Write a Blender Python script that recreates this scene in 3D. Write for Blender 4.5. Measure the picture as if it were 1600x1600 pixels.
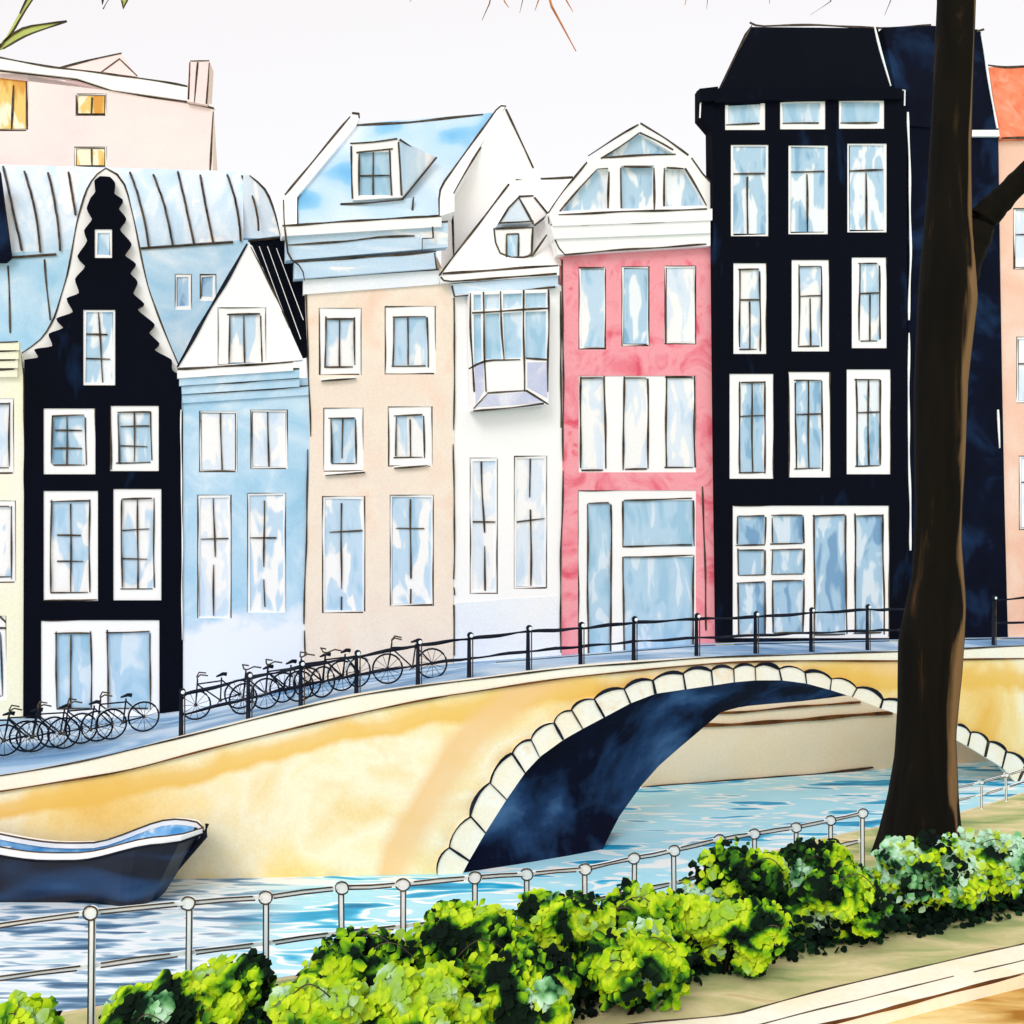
import bpy, bmesh, math, random
from mathutils import Vector, noise
from mathutils.geometry import tessellate_polygon
C = bpy.context.scene
for o in list(bpy.data.objects): bpy.data.objects.remove(o)
R = random.Random(7)

# ------------------------------------------------------------------ camera
HC = 8.1; FP = 1700.0; HV = 850.0          # eye height above the water, focal length and horizon in photo pixels
cam = bpy.data.objects.new('camera', bpy.data.cameras.new('camera')); C.collection.objects.link(cam)
cam.location = (0, 0, HC); cam.rotation_euler = (math.radians(90), 0, 0)
cam.data.sensor_width = 36; cam.data.lens = FP / 1600 * 36; cam.data.shift_y = 50 / 1600
cam.data.clip_start = .1; cam.data.clip_end = 3000
C.camera = cam
# ------------------------------------------------------------------ pale overcast sky, soft sun from behind the viewer
SUN_EL, SUN_AZ = 38, 200
w = bpy.data.worlds.new('World'); C.world = w; w.use_nodes = True
nt = w.node_tree; nt.nodes.clear()
sky = nt.nodes.new('ShaderNodeTexSky'); sky.sky_type = 'NISHITA'; sky.sun_disc = False
sky.sun_elevation = math.radians(SUN_EL); sky.sun_rotation = math.radians(SUN_AZ)
bg = nt.nodes.new('ShaderNodeBackground'); bg.inputs[1].default_value = .05
nt.links.new(sky.outputs[0], bg.inputs[0])
bg2 = nt.nodes.new('ShaderNodeBackground')          # the even white overcast layer
nz = nt.nodes.new('ShaderNodeTexNoise'); nz.inputs['Scale'].default_value = 1.6; nz.inputs['Detail'].default_value = 3
rp = nt.nodes.new('ShaderNodeValToRGB')
rp.color_ramp.elements[0].position = .3; rp.color_ramp.elements[0].color = (.80, .73, .675, 1)
rp.color_ramp.elements[1].position = .7; rp.color_ramp.elements[1].color = (.80, .745, .685, 1)
nt.links.new(nz.outputs[0], rp.inputs[0]); nt.links.new(rp.outputs[0], bg2.inputs[0]); bg2.inputs[1].default_value = 1.0
ad = nt.nodes.new('ShaderNodeAddShader'); wo = nt.nodes.new('ShaderNodeOutputWorld')
nt.links.new(bg.outputs[0], ad.inputs[0]); nt.links.new(bg2.outputs[0], ad.inputs[1]); nt.links.new(ad.outputs[0], wo.inputs[0])
sd = bpy.data.lights.new('sun', 'SUN'); sd.energy = 1.0; sd.angle = math.radians(26); sd.color = (1, .985, .975)
so = bpy.data.objects.new('sun', sd); C.collection.objects.link(so)
so.rotation_euler = (math.radians(90 - SUN_EL), 0, math.radians(-20))
C.view_settings.view_transform = 'Standard'; C.view_settings.look = 'None'
C.view_settings.exposure = 0.14; C.view_settings.gamma = 1

# ------------------------------------------------------------------ materials
def lin(c):
    return tuple(((x / 255) / 12.92 if x / 255 <= .04045 else ((x / 255 + .055) / 1.055) ** 2.4) for x in c[:3]) + (1,)
MATS = {}
def wash(name, stops, scale=.8, stretch=(1, 1, 1), detail=3, dist=.6, rough=.9, grain=.05, seed=0, spec=.1, second=None):
    """a colour that varies in blots: noise -> ramp, with fine grain"""
    m = bpy.data.materials.new(name); m.use_nodes = True; n = m.node_tree; N = n.nodes; L = n.links
    b = N['Principled BSDF']; b.inputs['Roughness'].default_value = rough
    b.inputs['Specular IOR Level'].default_value = spec
    tc = N.new('ShaderNodeTexCoord'); mp = N.new('ShaderNodeMapping')
    mp.inputs['Scale'].default_value = stretch; mp.inputs['Location'].default_value = (seed * 3.1, seed * 1.7, seed * 2.3)
    oi = N.new('ShaderNodeObjectInfo'); va = N.new('ShaderNodeVectorMath'); va.operation = 'ADD'
    L.new(tc.outputs['Object'], va.inputs[0]); L.new(oi.outputs['Location'], va.inputs[1]); L.new(va.outputs[0], mp.inputs[0])
    nz = N.new('ShaderNodeTexNoise'); nz.inputs['Scale'].default_value = scale; nz.inputs['Detail'].default_value = detail
    nz.inputs['Distortion'].default_value = dist; nz.inputs['Roughness'].default_value = .55
    L.new(mp.outputs[0], nz.inputs['Vector'])
    rp = N.new('ShaderNodeValToRGB'); r = rp.color_ramp
    while len(r.elements) > 1: r.elements.remove(r.elements[-1])
    r.elements[0].position = stops[0][0]; r.elements[0].color = lin(stops[0][1])
    for p, c in stops[1:]:
        e = r.elements.new(p); e.color = lin(c)
    L.new(nz.outputs[0], rp.inputs[0])
    col = rp.outputs[0]
    g = N.new('ShaderNodeTexNoise'); g.inputs['Scale'].default_value = 14; g.inputs['Detail'].default_value = 5
    L.new(tc.outputs['Object'], g.inputs['Vector'])
    mr = N.new('ShaderNodeMapRange'); mr.inputs['From Min'].default_value = .3; mr.inputs['From Max'].default_value = .7
    mr.inputs['To Min'].default_value = 1 - grain; mr.inputs['To Max'].default_value = 1 + grain * .6
    L.new(g.outputs[0], mr.inputs[0])
    mx = N.new('ShaderNodeMix'); mx.data_type = 'RGBA'; mx.blend_type = 'MULTIPLY'; mx.inputs[0].default_value = 1
    L.new(col, mx.inputs[6]); L.new(mr.outputs[0], mx.inputs[7])
    L.new(mx.outputs[2], b.inputs['Base Color'])
    bp = N.new('ShaderNodeBump'); bp.inputs['Strength'].default_value = .12; bp.inputs['Distance'].default_value = .02
    L.new(g.outputs[0], bp.inputs['Height']); L.new(bp.outputs[0], b.inputs['Normal'])
    MATS[name] = m
    m['mix'] = mx.name
    return m
def flat(name, c, rough=.8, grain=.04):
    return wash(name, [(0, c), (1, tuple(min(255, x + 6) for x in c))], grain=grain, rough=rough)
PW = (249, 248, 248)
flat('paper', PW, grain=.02)
wash('ink', [(.3, (44, 38, 34)), (.7, (98, 86, 72))], scale=2.2)
wash('ink_blue', [(.3, (10, 14, 30)), (.7, (38, 42, 52))], scale=2)
wash('ink_brown', [(.3, (70, 42, 22)), (.7, (128, 80, 38))], scale=1.5)
wash('navy', [(.3, (3, 6, 18)), (.62, (4, 8, 22)), (.8, (20, 46, 80))], scale=.6, dist=.5, stretch=(1.4, 1, .5))
wash('navy_soft', [(.3, (4, 8, 22)), (.52, (6, 13, 34)), (.8, (30, 58, 96))], scale=.5, dist=.5)
wash('yellow_wall', [(.3, (250, 247, 234)), (.6, (249, 245, 216))], scale=.5)
wash('peach_wall', [(.3, (247, 222, 204)), (.45, (244, 228, 212)), (.55, (247, 232, 215)), (.7, (246, 214, 192))], scale=.42)
wash('coral_wall', [(.3, (250, 222, 205)), (.5, (247, 205, 182)), (.7, (243, 190, 165))], scale=.4)
wash('red_wall', [(.3, (226, 92, 112)), (.40, (240, 136, 150)), (.50, (245, 164, 174)), (.62, (246, 158, 168)), (.72, (230, 96, 116))], scale=.75, detail=4, dist=1.2)
wash('orange_roof', [(.3, (246, 168, 138)), (.5, (238, 138, 102)), (.7, (226, 108, 72))], scale=1.3)
wash('pink_wall', [(.3, (251, 236, 232)), (.6, (250, 229, 228)), (.75, (246, 214, 220))], scale=.22)
wash('blue_wall', [(.3, (154, 200, 230)), (.42, (172, 211, 236)), (.52, (186, 218, 240)), (.62, (206, 229, 245)), (.72, (232, 241, 249))], scale=.5, dist=1)
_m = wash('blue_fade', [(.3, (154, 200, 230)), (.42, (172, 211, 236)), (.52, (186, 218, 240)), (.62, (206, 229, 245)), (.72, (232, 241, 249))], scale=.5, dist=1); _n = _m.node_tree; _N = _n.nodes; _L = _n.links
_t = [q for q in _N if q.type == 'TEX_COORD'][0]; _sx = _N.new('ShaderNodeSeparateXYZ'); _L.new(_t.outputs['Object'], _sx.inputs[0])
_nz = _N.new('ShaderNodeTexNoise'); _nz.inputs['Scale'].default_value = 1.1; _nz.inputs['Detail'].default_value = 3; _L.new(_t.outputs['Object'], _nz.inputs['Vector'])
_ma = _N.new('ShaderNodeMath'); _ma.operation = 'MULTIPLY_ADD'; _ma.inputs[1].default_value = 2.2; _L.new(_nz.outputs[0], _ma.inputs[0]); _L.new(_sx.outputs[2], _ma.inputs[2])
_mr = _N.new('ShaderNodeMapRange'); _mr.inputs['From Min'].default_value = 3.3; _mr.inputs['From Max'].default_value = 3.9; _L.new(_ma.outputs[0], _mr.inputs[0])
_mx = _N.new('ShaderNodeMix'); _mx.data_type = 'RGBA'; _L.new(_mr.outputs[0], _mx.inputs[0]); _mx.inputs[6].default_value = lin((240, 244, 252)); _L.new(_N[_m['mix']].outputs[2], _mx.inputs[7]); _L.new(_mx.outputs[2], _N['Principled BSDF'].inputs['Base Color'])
wash('pale_wall', [(.35, (238, 243, 251)), (.6, (244, 247, 252)), (.75, PW)], scale=.35)
wash('seam_roof', [(.38, PW), (.41, (216, 231, 245)), (.5, (226, 237, 248)), (.56, (208, 228, 244)), (.7, (188, 216, 240))], scale=.42, dist=.8, stretch=(1.6, 1, .7))
wash('slope_blue', [(.34, (112, 182, 230)), (.42, (150, 203, 238)), (.45, (186, 218, 242)), (.54, (204, 227, 246)), (.62, (222, 236, 249)), (.72, PW)], scale=.33, dist=.5, detail=1.5)
wash('cornice_blue', [(.36, PW), (.42, (206, 227, 245)), (.6, (196, 221, 243)), (.72, (216, 232, 247))], scale=.7, stretch=(.5, .5, 2.5))
def glass(name, light, mid, deep, thr=.46, scale=1.1, seed=0, st=(1.5, 1, .55)):
    return wash(name, [(thr - .05, light), (thr, mid), (thr + .08, mid), (thr + .16, deep)], scale=scale, stretch=st, dist=.5, detail=2, rough=.5, grain=.03, seed=seed, spec=.25)
glass('glass_blue', PW, (196, 220, 240), (168, 206, 232), .5)
glass('glass_pale', PW, (226, 236, 248), (206, 225, 244), .5, seed=2)
glass('glass_deep', (216, 231, 244), (168, 202, 228), (120, 162, 200), .46, seed=4)
glass('glass_dim', (240, 245, 250), (180, 210, 232), (138, 180, 210), .48, seed=6)
glass('glass_full', (216, 232, 245), (182, 213, 235), (160, 200, 226), .44, seed=9)
glass('glass_amber', (252, 244, 214), (240, 206, 120), (222, 158, 60), .46, seed=3, scale=.7)
wash('lilac', [(.35, (230, 230, 243)), (.5, (204, 208, 232)), (.7, (190, 198, 228))], scale=1)
wash('pavement', [(.32, (214, 226, 238)), (.44, (176, 202, 226)), (.55, (132, 168, 204)), (.7, (92, 134, 178))], scale=.45, stretch=(.5, 1.4, 1), dist=.8)
wash('coping', [(.35, (250, 240, 214)), (.6, (251, 246, 228))], scale=.5)
wash('stone', [(.35, (252, 240, 214)), (.6, (251, 246, 232)), (.75, (246, 222, 184))], scale=1.1)
wash('back_wall', [(.3, (254, 230, 192)), (.6, (254, 236, 208))], scale=.3)
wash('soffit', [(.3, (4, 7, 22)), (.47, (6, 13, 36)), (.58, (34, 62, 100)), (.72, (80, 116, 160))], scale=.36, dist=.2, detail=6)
wash('hull', [(.34, (3, 6, 20)), (.46, (6, 14, 36)), (.58, (30, 62, 102)), (.7, (66, 112, 156))], scale=.7, stretch=(.45, .4, 1.3), dist=.5, detail=2, rough=.4, spec=.4)
wash('boat_blue', [(.36, PW), (.43, (150, 200, 238)), (.62, (84, 158, 216))], scale=1.6)
wash('soil', [(.3, (122, 146, 92)), (.45, (176, 184, 124)), (.55, (206, 198, 144)), (.66, (226, 212, 164)), (.78, (180, 146, 76))], scale=1.3, stretch=(.6, 1.6, 1))
wash('kerb_stone', [(.35, (250, 240, 208)), (.6, (251, 247, 230))], scale=1.2)
wash('tan_path', [(.32, (168, 116, 44)), (.42, (212, 170, 96)), (.55, (240, 214, 150)), (.7, (246, 228, 174))], scale=1.1, stretch=(.5, 1.8, 1))
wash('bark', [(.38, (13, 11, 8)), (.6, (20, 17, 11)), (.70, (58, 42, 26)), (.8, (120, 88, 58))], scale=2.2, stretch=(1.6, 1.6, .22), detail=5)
_m = MATS['bark']; _n = _m.node_tree; _a = _n.nodes.new('ShaderNodeAttribute'); _a.attribute_name = 'lit_strip'  # lit side of the trunk painted into the bark as a paler brown strip
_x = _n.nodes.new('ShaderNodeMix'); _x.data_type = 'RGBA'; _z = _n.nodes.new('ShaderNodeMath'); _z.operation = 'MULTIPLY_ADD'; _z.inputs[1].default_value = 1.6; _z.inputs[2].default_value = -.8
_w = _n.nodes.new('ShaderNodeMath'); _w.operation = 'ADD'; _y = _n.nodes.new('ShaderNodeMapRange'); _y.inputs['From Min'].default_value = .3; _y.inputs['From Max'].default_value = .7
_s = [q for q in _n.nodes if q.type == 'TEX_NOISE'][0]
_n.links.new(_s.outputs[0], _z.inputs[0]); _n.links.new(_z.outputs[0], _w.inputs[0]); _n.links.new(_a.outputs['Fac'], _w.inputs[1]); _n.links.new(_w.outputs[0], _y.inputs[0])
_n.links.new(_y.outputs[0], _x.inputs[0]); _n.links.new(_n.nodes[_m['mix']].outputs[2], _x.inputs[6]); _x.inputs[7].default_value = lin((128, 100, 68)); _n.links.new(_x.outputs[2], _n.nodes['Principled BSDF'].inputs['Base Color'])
wash('bark_pale', [(.3, (74, 56, 38)), (.5, (150, 124, 92)), (.7, (196, 172, 134))], scale=3, stretch=(1.2, 1.2, .3))
wash('leaf_blade', [(.35, (172, 186, 96)), (.6, (196, 208, 130))], scale=3)
wash('twig_orange', [(.35, (214, 140, 92)), (.6, (170, 110, 70))], scale=3)
wash('rail_white', [(.3, (222, 243, 250)), (.6, (252, 253, 253))], scale=1.4)
wash('bike_tint', [(.3, (150, 180, 206)), (.6, (214, 226, 236))], scale=2)
wash('bike_pale', [(.35, (214, 224, 236)), (.5, (240, 243, 247)), (.6, (250, 249, 247))], scale=2.5)
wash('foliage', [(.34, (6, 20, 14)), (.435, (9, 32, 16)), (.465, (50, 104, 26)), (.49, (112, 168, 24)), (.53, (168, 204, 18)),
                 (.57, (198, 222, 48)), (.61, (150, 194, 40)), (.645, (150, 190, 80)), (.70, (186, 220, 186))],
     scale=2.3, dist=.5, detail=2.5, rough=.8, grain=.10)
wash('foliage_mint', [(.34, (6, 24, 16)), (.41, (8, 40, 24)), (.435, (60, 118, 70)), (.48, (124, 184, 124)), (.53, (176, 218, 186)),
                      (.59, (190, 226, 200)), (.63, (178, 208, 70)), (.72, (150, 190, 40))],
     scale=2.2, dist=.5, detail=2.5, rough=.8, grain=.10, seed=5)
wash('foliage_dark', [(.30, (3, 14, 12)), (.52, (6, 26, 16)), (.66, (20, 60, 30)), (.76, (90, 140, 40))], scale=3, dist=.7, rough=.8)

# quay and bridge stone: ochre blots, a deeper ochre band under the coping, an orange wash line round the arch
def ochre():
    m = wash('ochre', [(.30, (242, 192, 96)), (.42, (248, 214, 138)), (.50, (251, 227, 168)), (.60, (252, 240, 206)), (.70, (248, 218, 158))],
             scale=.24, dist=.5, detail=5, stretch=(1, 1, 1.3))
    n = m.node_tree; N = n.nodes; L = n.links; b = N['Principled BSDF']; mul = N[m['mix']]
    tc = [x for x in N if x.type == 'TEX_COORD'][0]
    def band(attr, c, col_in, lo, hi, nscale, amp):
        a = N.new('ShaderNodeAttribute'); a.attribute_name = attr
        z = N.new('ShaderNodeTexNoise'); z.inputs['Scale'].default_value = nscale; z.inputs['Detail'].default_value = 4
        L.new(tc.outputs['Object'], z.inputs['Vector'])
        s = N.new('ShaderNodeMath'); s.operation = 'MULTIPLY_ADD'; s.inputs[1].default_value = amp; s.inputs[2].default_value = -amp / 2
        L.new(z.outputs[0], s.inputs[0])
        t = N.new('ShaderNodeMath'); t.operation = 'ADD'; L.new(a.outputs['Fac'], t.inputs[0]); L.new(s.outputs[0], t.inputs[1])
        r = N.new('ShaderNodeValToRGB'); e = r.color_ramp.elements
        e[0].position = 0; e[0].color = (0, 0, 0, 1); e[1].position = 1; e[1].color = (0, 0, 0, 1)
        for p, v in ((lo, .0), ((lo + hi) / 2, .75), (hi, .9), (min(.99, hi + .16), 0)):
            q = e.new(p); q.color = (v, v, v, 1)
        L.new(t.outputs[0], r.inputs[0])
        mx = N.new('ShaderNodeMix'); mx.data_type = 'RGBA'; L.new(r.outputs[0], mx.inputs[0]); L.new(col_in, mx.inputs[6])
        mx.inputs[7].default_value = lin(c); return mx.outputs[2]
    src = mul.outputs[2]
    src = band('top_band', (240, 192, 92), src, .05, .55, .6, .75)
    src = band('arch_band', (244, 200, 140), src, .25, .72, .5, .35)
    L.new(src, b.inputs['Base Color'])
ochre()
def water_mat():
    m = wash('water', [(.30, (250, 253, 254)), (.38, (244, 252, 254)), (.40, (186, 236, 252)), (.52, (170, 232, 252)), (.535, (246, 252, 254)), (.56, (240, 251, 254)), (.575, (120, 212, 242)), (.60, (44, 174, 222)), (.70, (8, 122, 172))],
             scale=.75, stretch=(.42, 1.5, 1), detail=2.5, dist=.35, rough=.5, spec=.12, grain=.03)
    n = m.node_tree; N = n.nodes; L = n.links; b = N['Principled BSDF']; mul = N[m['mix']]
    tc = [x for x in N if x.type == 'TEX_COORD'][0]
    mp = N.new('ShaderNodeMapping'); mp.inputs['Scale'].default_value = (.5, 2.3, 1); L.new(tc.outputs['Object'], mp.inputs[0])
    z = N.new('ShaderNodeTexNoise'); z.inputs['Scale'].default_value = 1.25; z.inputs['Detail'].default_value = 2.5; z.inputs['Distortion'].default_value = .3
    L.new(mp.outputs[0], z.inputs['Vector'])
    r = N.new('ShaderNodeValToRGB'); e = r.color_ramp.elements
    e[0].position = .36; e[0].color = lin((196, 224, 238)); e[1].position = .74; e[1].color = lin((50, 84, 120))
    for p, c in ((.44, (236, 244, 250)), (.50, (232, 242, 249)), (.545, (142, 176, 204)), (.62, (84, 120, 154))):
        q = e.new(p); q.color = lin(c)
    L.new(z.outputs[0], r.inputs[0])
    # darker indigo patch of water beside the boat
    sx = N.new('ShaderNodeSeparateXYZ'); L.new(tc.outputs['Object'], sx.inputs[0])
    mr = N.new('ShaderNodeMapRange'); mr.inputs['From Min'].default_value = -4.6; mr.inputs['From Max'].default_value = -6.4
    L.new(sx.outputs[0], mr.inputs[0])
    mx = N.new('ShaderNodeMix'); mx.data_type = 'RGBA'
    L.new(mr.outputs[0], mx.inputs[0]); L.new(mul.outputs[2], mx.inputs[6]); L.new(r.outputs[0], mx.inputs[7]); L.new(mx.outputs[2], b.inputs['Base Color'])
water_mat()

# ------------------------------------------------------------------ frames: photo pixel -> point on a surface of the place
def un(u, v, y): return Vector(((u - 800) / FP * y, y, HC - (v - HV) / FP * y))
class Frame:
    """plane y = a + b x + c (z - z0)"""
    def __init__(s, a, b, c=0, z0=0):
        s.a, s.b, s.c, s.z0 = a, b, c, z0; s.k = math.sqrt(1 + b * b + c * c); s.n = Vector((b, -1, c)) / s.k
    def pt(s, u, v, off=0):
        t = (u - 800) / FP; q = (v - HV) / FP; a = s.a - off * s.k
        return un(u, v, (a + s.c * (HC - s.z0)) / (1 - s.b * t + s.c * q))
    def sh(s, d): return Frame(s.a - d * s.k, s.b, s.c, s.z0)
    def tilt(s, u, v, c):          # plane hinged on the point seen at (u, v), leaning back by c per metre of height
        p = s.pt(u, v); return Frame(p.y - s.b * p.x, s.b, c, p.z)
def interp(tab, u):
    if u <= tab[0][0]: return tab[0][1]
    for (a, x), (b, y) in zip(tab, tab[1:]):
        if u <= b: return x + (y - x) * (u - a) / (b - a)
    return tab[-1][1]
def smooth(tab, u, h=60): return (interp(tab, u - h) + interp(tab, u) * 2 + interp(tab, u + h)) / 4
class Curve:
    def __init__(s, f): s.f = f; s.n = Vector((0, -1, 0))
    def pt(s, u, v, off=0): return un(u, v, s.f(u) - off)
FRONT = [(-500, 25.6), (0, 26.0), (690, 26.7), (930, 27.6), (1200, 30.5), (1400, 33.5), (1600, 37.5), (2000, 44)]
def dfront(u): return smooth(FRONT, u)
F = Frame(36.2, .32)
QW = Curve(dfront)
TOPV = [(-500, 1262), (0, 1212), (150, 1185), (250, 1160), (400, 1122), (550, 1086), (650, 1073), (750, 1060), (900, 1041), (1100, 1027), (1400, 1017), (1600, 1008), (2000, 1000)]
COPV = [(-500, 1300), (0, 1237), (200, 1204), (400, 1152), (550, 1117), (650, 1094), (750, 1080), (900, 1056), (1150, 1034), (1400, 1032), (1600, 1029), (2000, 1024)]
BASEV = [(-500, 1150), (0, 1122), (160, 1122), (283, 1112), (400, 1086), (480, 1070), (590, 1050), (710, 1036), (880, 1024), (1115, 1004), (1420, 998), (1600, 995), (2000, 985)]
def topv(u): return smooth(TOPV, u, 40)
def copv(u): return smooth(COPV, u, 40)
def basev(u): return smooth(BASEV, u, 40)

# ------------------------------------------------------------------ mesh builder
class MB:
    def __init__(s): s.v = []; s.f = []; s.m = []; s.mats = []
    def mi(s, m):
        if m not in s.mats: s.mats.append(m)
        return s.mats.index(m)
    def face(s, pts, m):
        i = len(s.v); s.v += [Vector(p) for p in pts]; s.f.append(tuple(range(i, i + len(pts)))); s.m.append(s.mi(m)); return s
    def extr(s, front, vec, m, back=True):
        s.face(front, m); bk = [p + vec for p in front]
        if back: s.face(bk[::-1], m)
        for i in range(len(front)):
            j = (i + 1) % len(front); s.face([front[i], bk[i], bk[j], front[j]], m)
        return s
    def poly(s, F, px, off, depth, m, holes=(), vec=None):
        """plate whose front outline (and openings) is given in photo pixels on frame F"""
        vec = vec or -F.n * depth
        loops = [px] + list(holes)
        P = [[F.pt(u, v, off) for u, v in l] for l in loops]
        if not holes: return s.extr(P[0], vec, m)
        tri = tessellate_polygon([[Vector((u, -v, 0)) for u, v in l] for l in loops])
        fl = [p for l in P for p in l]; base = len(s.v); k = s.mi(m); n = len(fl)
        s.v += fl + [p + vec for p in fl]
        for t in tri:
            s.f.append(tuple(base + i for i in t)); s.m.append(k)
            s.f.append(tuple(base + n + i for i in reversed(t))); s.m.append(k)
        o = 0
        for l in P:
            for i in range(len(l)):
                j = (i + 1) % len(l)
                s.f.append((base + o + i, base + n + o + i, base + n + o + j, base + o + j)); s.m.append(k)
            o += len(l)
        return s
    def ink(s, F, px, off=0, w=3.3, m='ink', wob=.9, th=.02):
        """a drawn line: thin raised bead along a pixel path on frame F"""
        pts = []
        for (a, b), (c, d) in zip(px, px[1:]):
            n = max(1, int(math.hypot(c - a, d - b) / 13))
            for i in range(n): pts.append((a + (c - a) * i / n, b + (d - b) * i / n))
        pts.append(px[-1])
        if len(pts) > 4 and len(px) > 2:
            pts = [pts[0]] + [((p[0] + 2 * q[0] + r[0]) / 4, (p[1] + 2 * q[1] + r[1]) / 4) for p, q, r in zip(pts, pts[1:], pts[2:])] + [pts[-1]]
        ph = R.random() * 50; L = []; Rr = []
        for i, (u, v) in enumerate(pts):
            a = pts[max(0, i - 1)]; b = pts[min(len(pts) - 1, i + 1)]
            dx, dy = b[0] - a[0], b[1] - a[1]; d = math.hypot(dx, dy) or 1; nx, ny = -dy / d, dx / d
            k = (math.sin(ph + i * .7) * .6 + math.sin(ph * 1.7 + i * .31)) * wob * .6
            e = min(i, len(pts) - 1 - i); ww = w * (.41 + .12 * math.sin(ph * 3 + i * .9) - (.12 if e == 0 else 0))
            L.append((u + nx * (k - ww), v + ny * (k - ww))); Rr.append((u + nx * (k + ww), v + ny * (k + ww)))
        base = len(s.v); kk = s.mi(m)
        for l, r in zip(L, Rr):
            a = F.pt(*l, off + th); b = F.pt(*r, off + th)
            s.v += [a, b, b + F.n * (-th * 1.5), a + F.n * (-th * 1.5)]
        n = len(L)
        for i in range(n - 1):
            for j in range(4):
                s.f.append((base + i * 4 + j, base + i * 4 + (j + 1) % 4, base + i * 4 + 4 + (j + 1) % 4, base + i * 4 + 4 + j)); s.m.append(kk)
        for e in (0, n - 1):
            s.f.append(tuple(base + e * 4 + j for j in range(4))); s.m.append(kk)
        return s
    def tube(s, pts, r, m, n=6, cap=True):
        pts = [Vector(p) for p in pts]; base = len(s.v); k = s.mi(m)
        rr = r if isinstance(r, (list, tuple)) else [r] * len(pts)
        for i, p in enumerate(pts):
            d = (pts[min(i + 1, len(pts) - 1)] - pts[max(0, i - 1)]).normalized()
            a = d.cross(Vector((0, 0, 1)) if abs(d.z) < .9 else Vector((1, 0, 0))).normalized(); b = d.cross(a)
            for j in range(n):
                t = j * 2 * math.pi / n; s.v.append(p + (a * math.cos(t) + b * math.sin(t)) * rr[i])
        for i in range(len(pts) - 1):
            for j in range(n):
                s.f.append((base + i * n + j, base + i * n + (j + 1) % n, base + (i + 1) * n + (j + 1) % n, base + (i + 1) * n + j)); s.m.append(k)
        if cap:
            s.f.append(tuple(base + j for j in range(n))); s.m.append(k)
            s.f.append(tuple(base + (len(pts) - 1) * n + j for j in range(n))); s.m.append(k)
        return s
    def ball(s, c, r, m, n=10, k=6, sq=1):
        base = len(s.v); kk = s.mi(m); c = Vector(c)
        for i in range(k + 1):
            a = math.pi * i / k
            for j in range(n):
                t = 2 * math.pi * j / n; s.v.append(c + Vector((math.sin(a) * math.cos(t), math.sin(a) * math.sin(t), math.cos(a) * sq)) * r)
        for i in range(k):
            for j in range(n):
                s.f.append((base + i * n + j, base + i * n + (j + 1) % n, base + (i + 1) * n + (j + 1) % n, base + (i + 1) * n + j)); s.m.append(kk)
        return s
    def build(s, name, parent=None, smoothf=False):
        me = bpy.data.meshes.new(name)
        org = parent_org(parent)
        me.from_pydata([v - org for v in s.v], [], s.f)
        for m in s.mats: me.materials.append(MATS[m])
        me.polygons.foreach_set('material_index', s.m)
        if smoothf: me.polygons.foreach_set('use_smooth', [True] * len(s.f))
        me.update()
        o = bpy.data.objects.new(name, me); C.collection.objects.link(o)
        if parent: o.parent = parent
        return o
ORG = {}
def parent_org(p):
    while p:
        if p.name in ORG: return ORG[p.name]
        p = p.parent
    return Vector((0, 0, 0))
def thing(name, label, cat, loc, group=None):
    o = bpy.data.objects.new(name, None); C.collection.objects.link(o); o.location = loc; ORG[o.name] = Vector(loc)
    o['label'] = label; o['category'] = cat
    if group: o['group'] = group
    return o
def solo(mb, name, label, cat, loc, group=None):
    ORG['_'] = Vector(loc)
    class P: pass
    me = mb; me.v = [v - Vector(loc) for v in me.v]
    o = me.build(name); o.location = loc; o['label'] = label; o['category'] = cat
    if group: o['group'] = group
    return o
def struct(name, mb):
    o = mb.build(name); o['kind'] = 'structure'; return o

def rect(x0, y0, x1, y1, j=1.2):
    r = lambda: R.uniform(-j, j)
    return [(x0 + r(), y0 + r()), (x1 + r(), y0 + r()), (x1 + r(), y1 + r()), (x0 + r(), y1 + r())]
def inkrect(mb, F, x0, y0, x1, y1, off, w=3.2, m='ink', sides='tlbr', slope=-.02):
    s = lambda: R.uniform(-4, 3); k = (x1 - x0) * slope
    if 't' in sides: mb.ink(F, [(x0 + s(), y0), (x1 - abs(s()), y0 + k)], off, w, m)
    if 'l' in sides: mb.ink(F, [(x0, y0 + s()), (x0 + R.uniform(-1, 2), y1 + s())], off, w, m)
    if 'b' in sides: mb.ink(F, [(x0 + s(), y1), (x1 - abs(s()), y1 + k)], off, w, m)
    if 'r' in sides: mb.ink(F, [(x1, y0 + s()), (x1 + R.uniform(-1, 2), y1 + s())], off, w, m)
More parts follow.
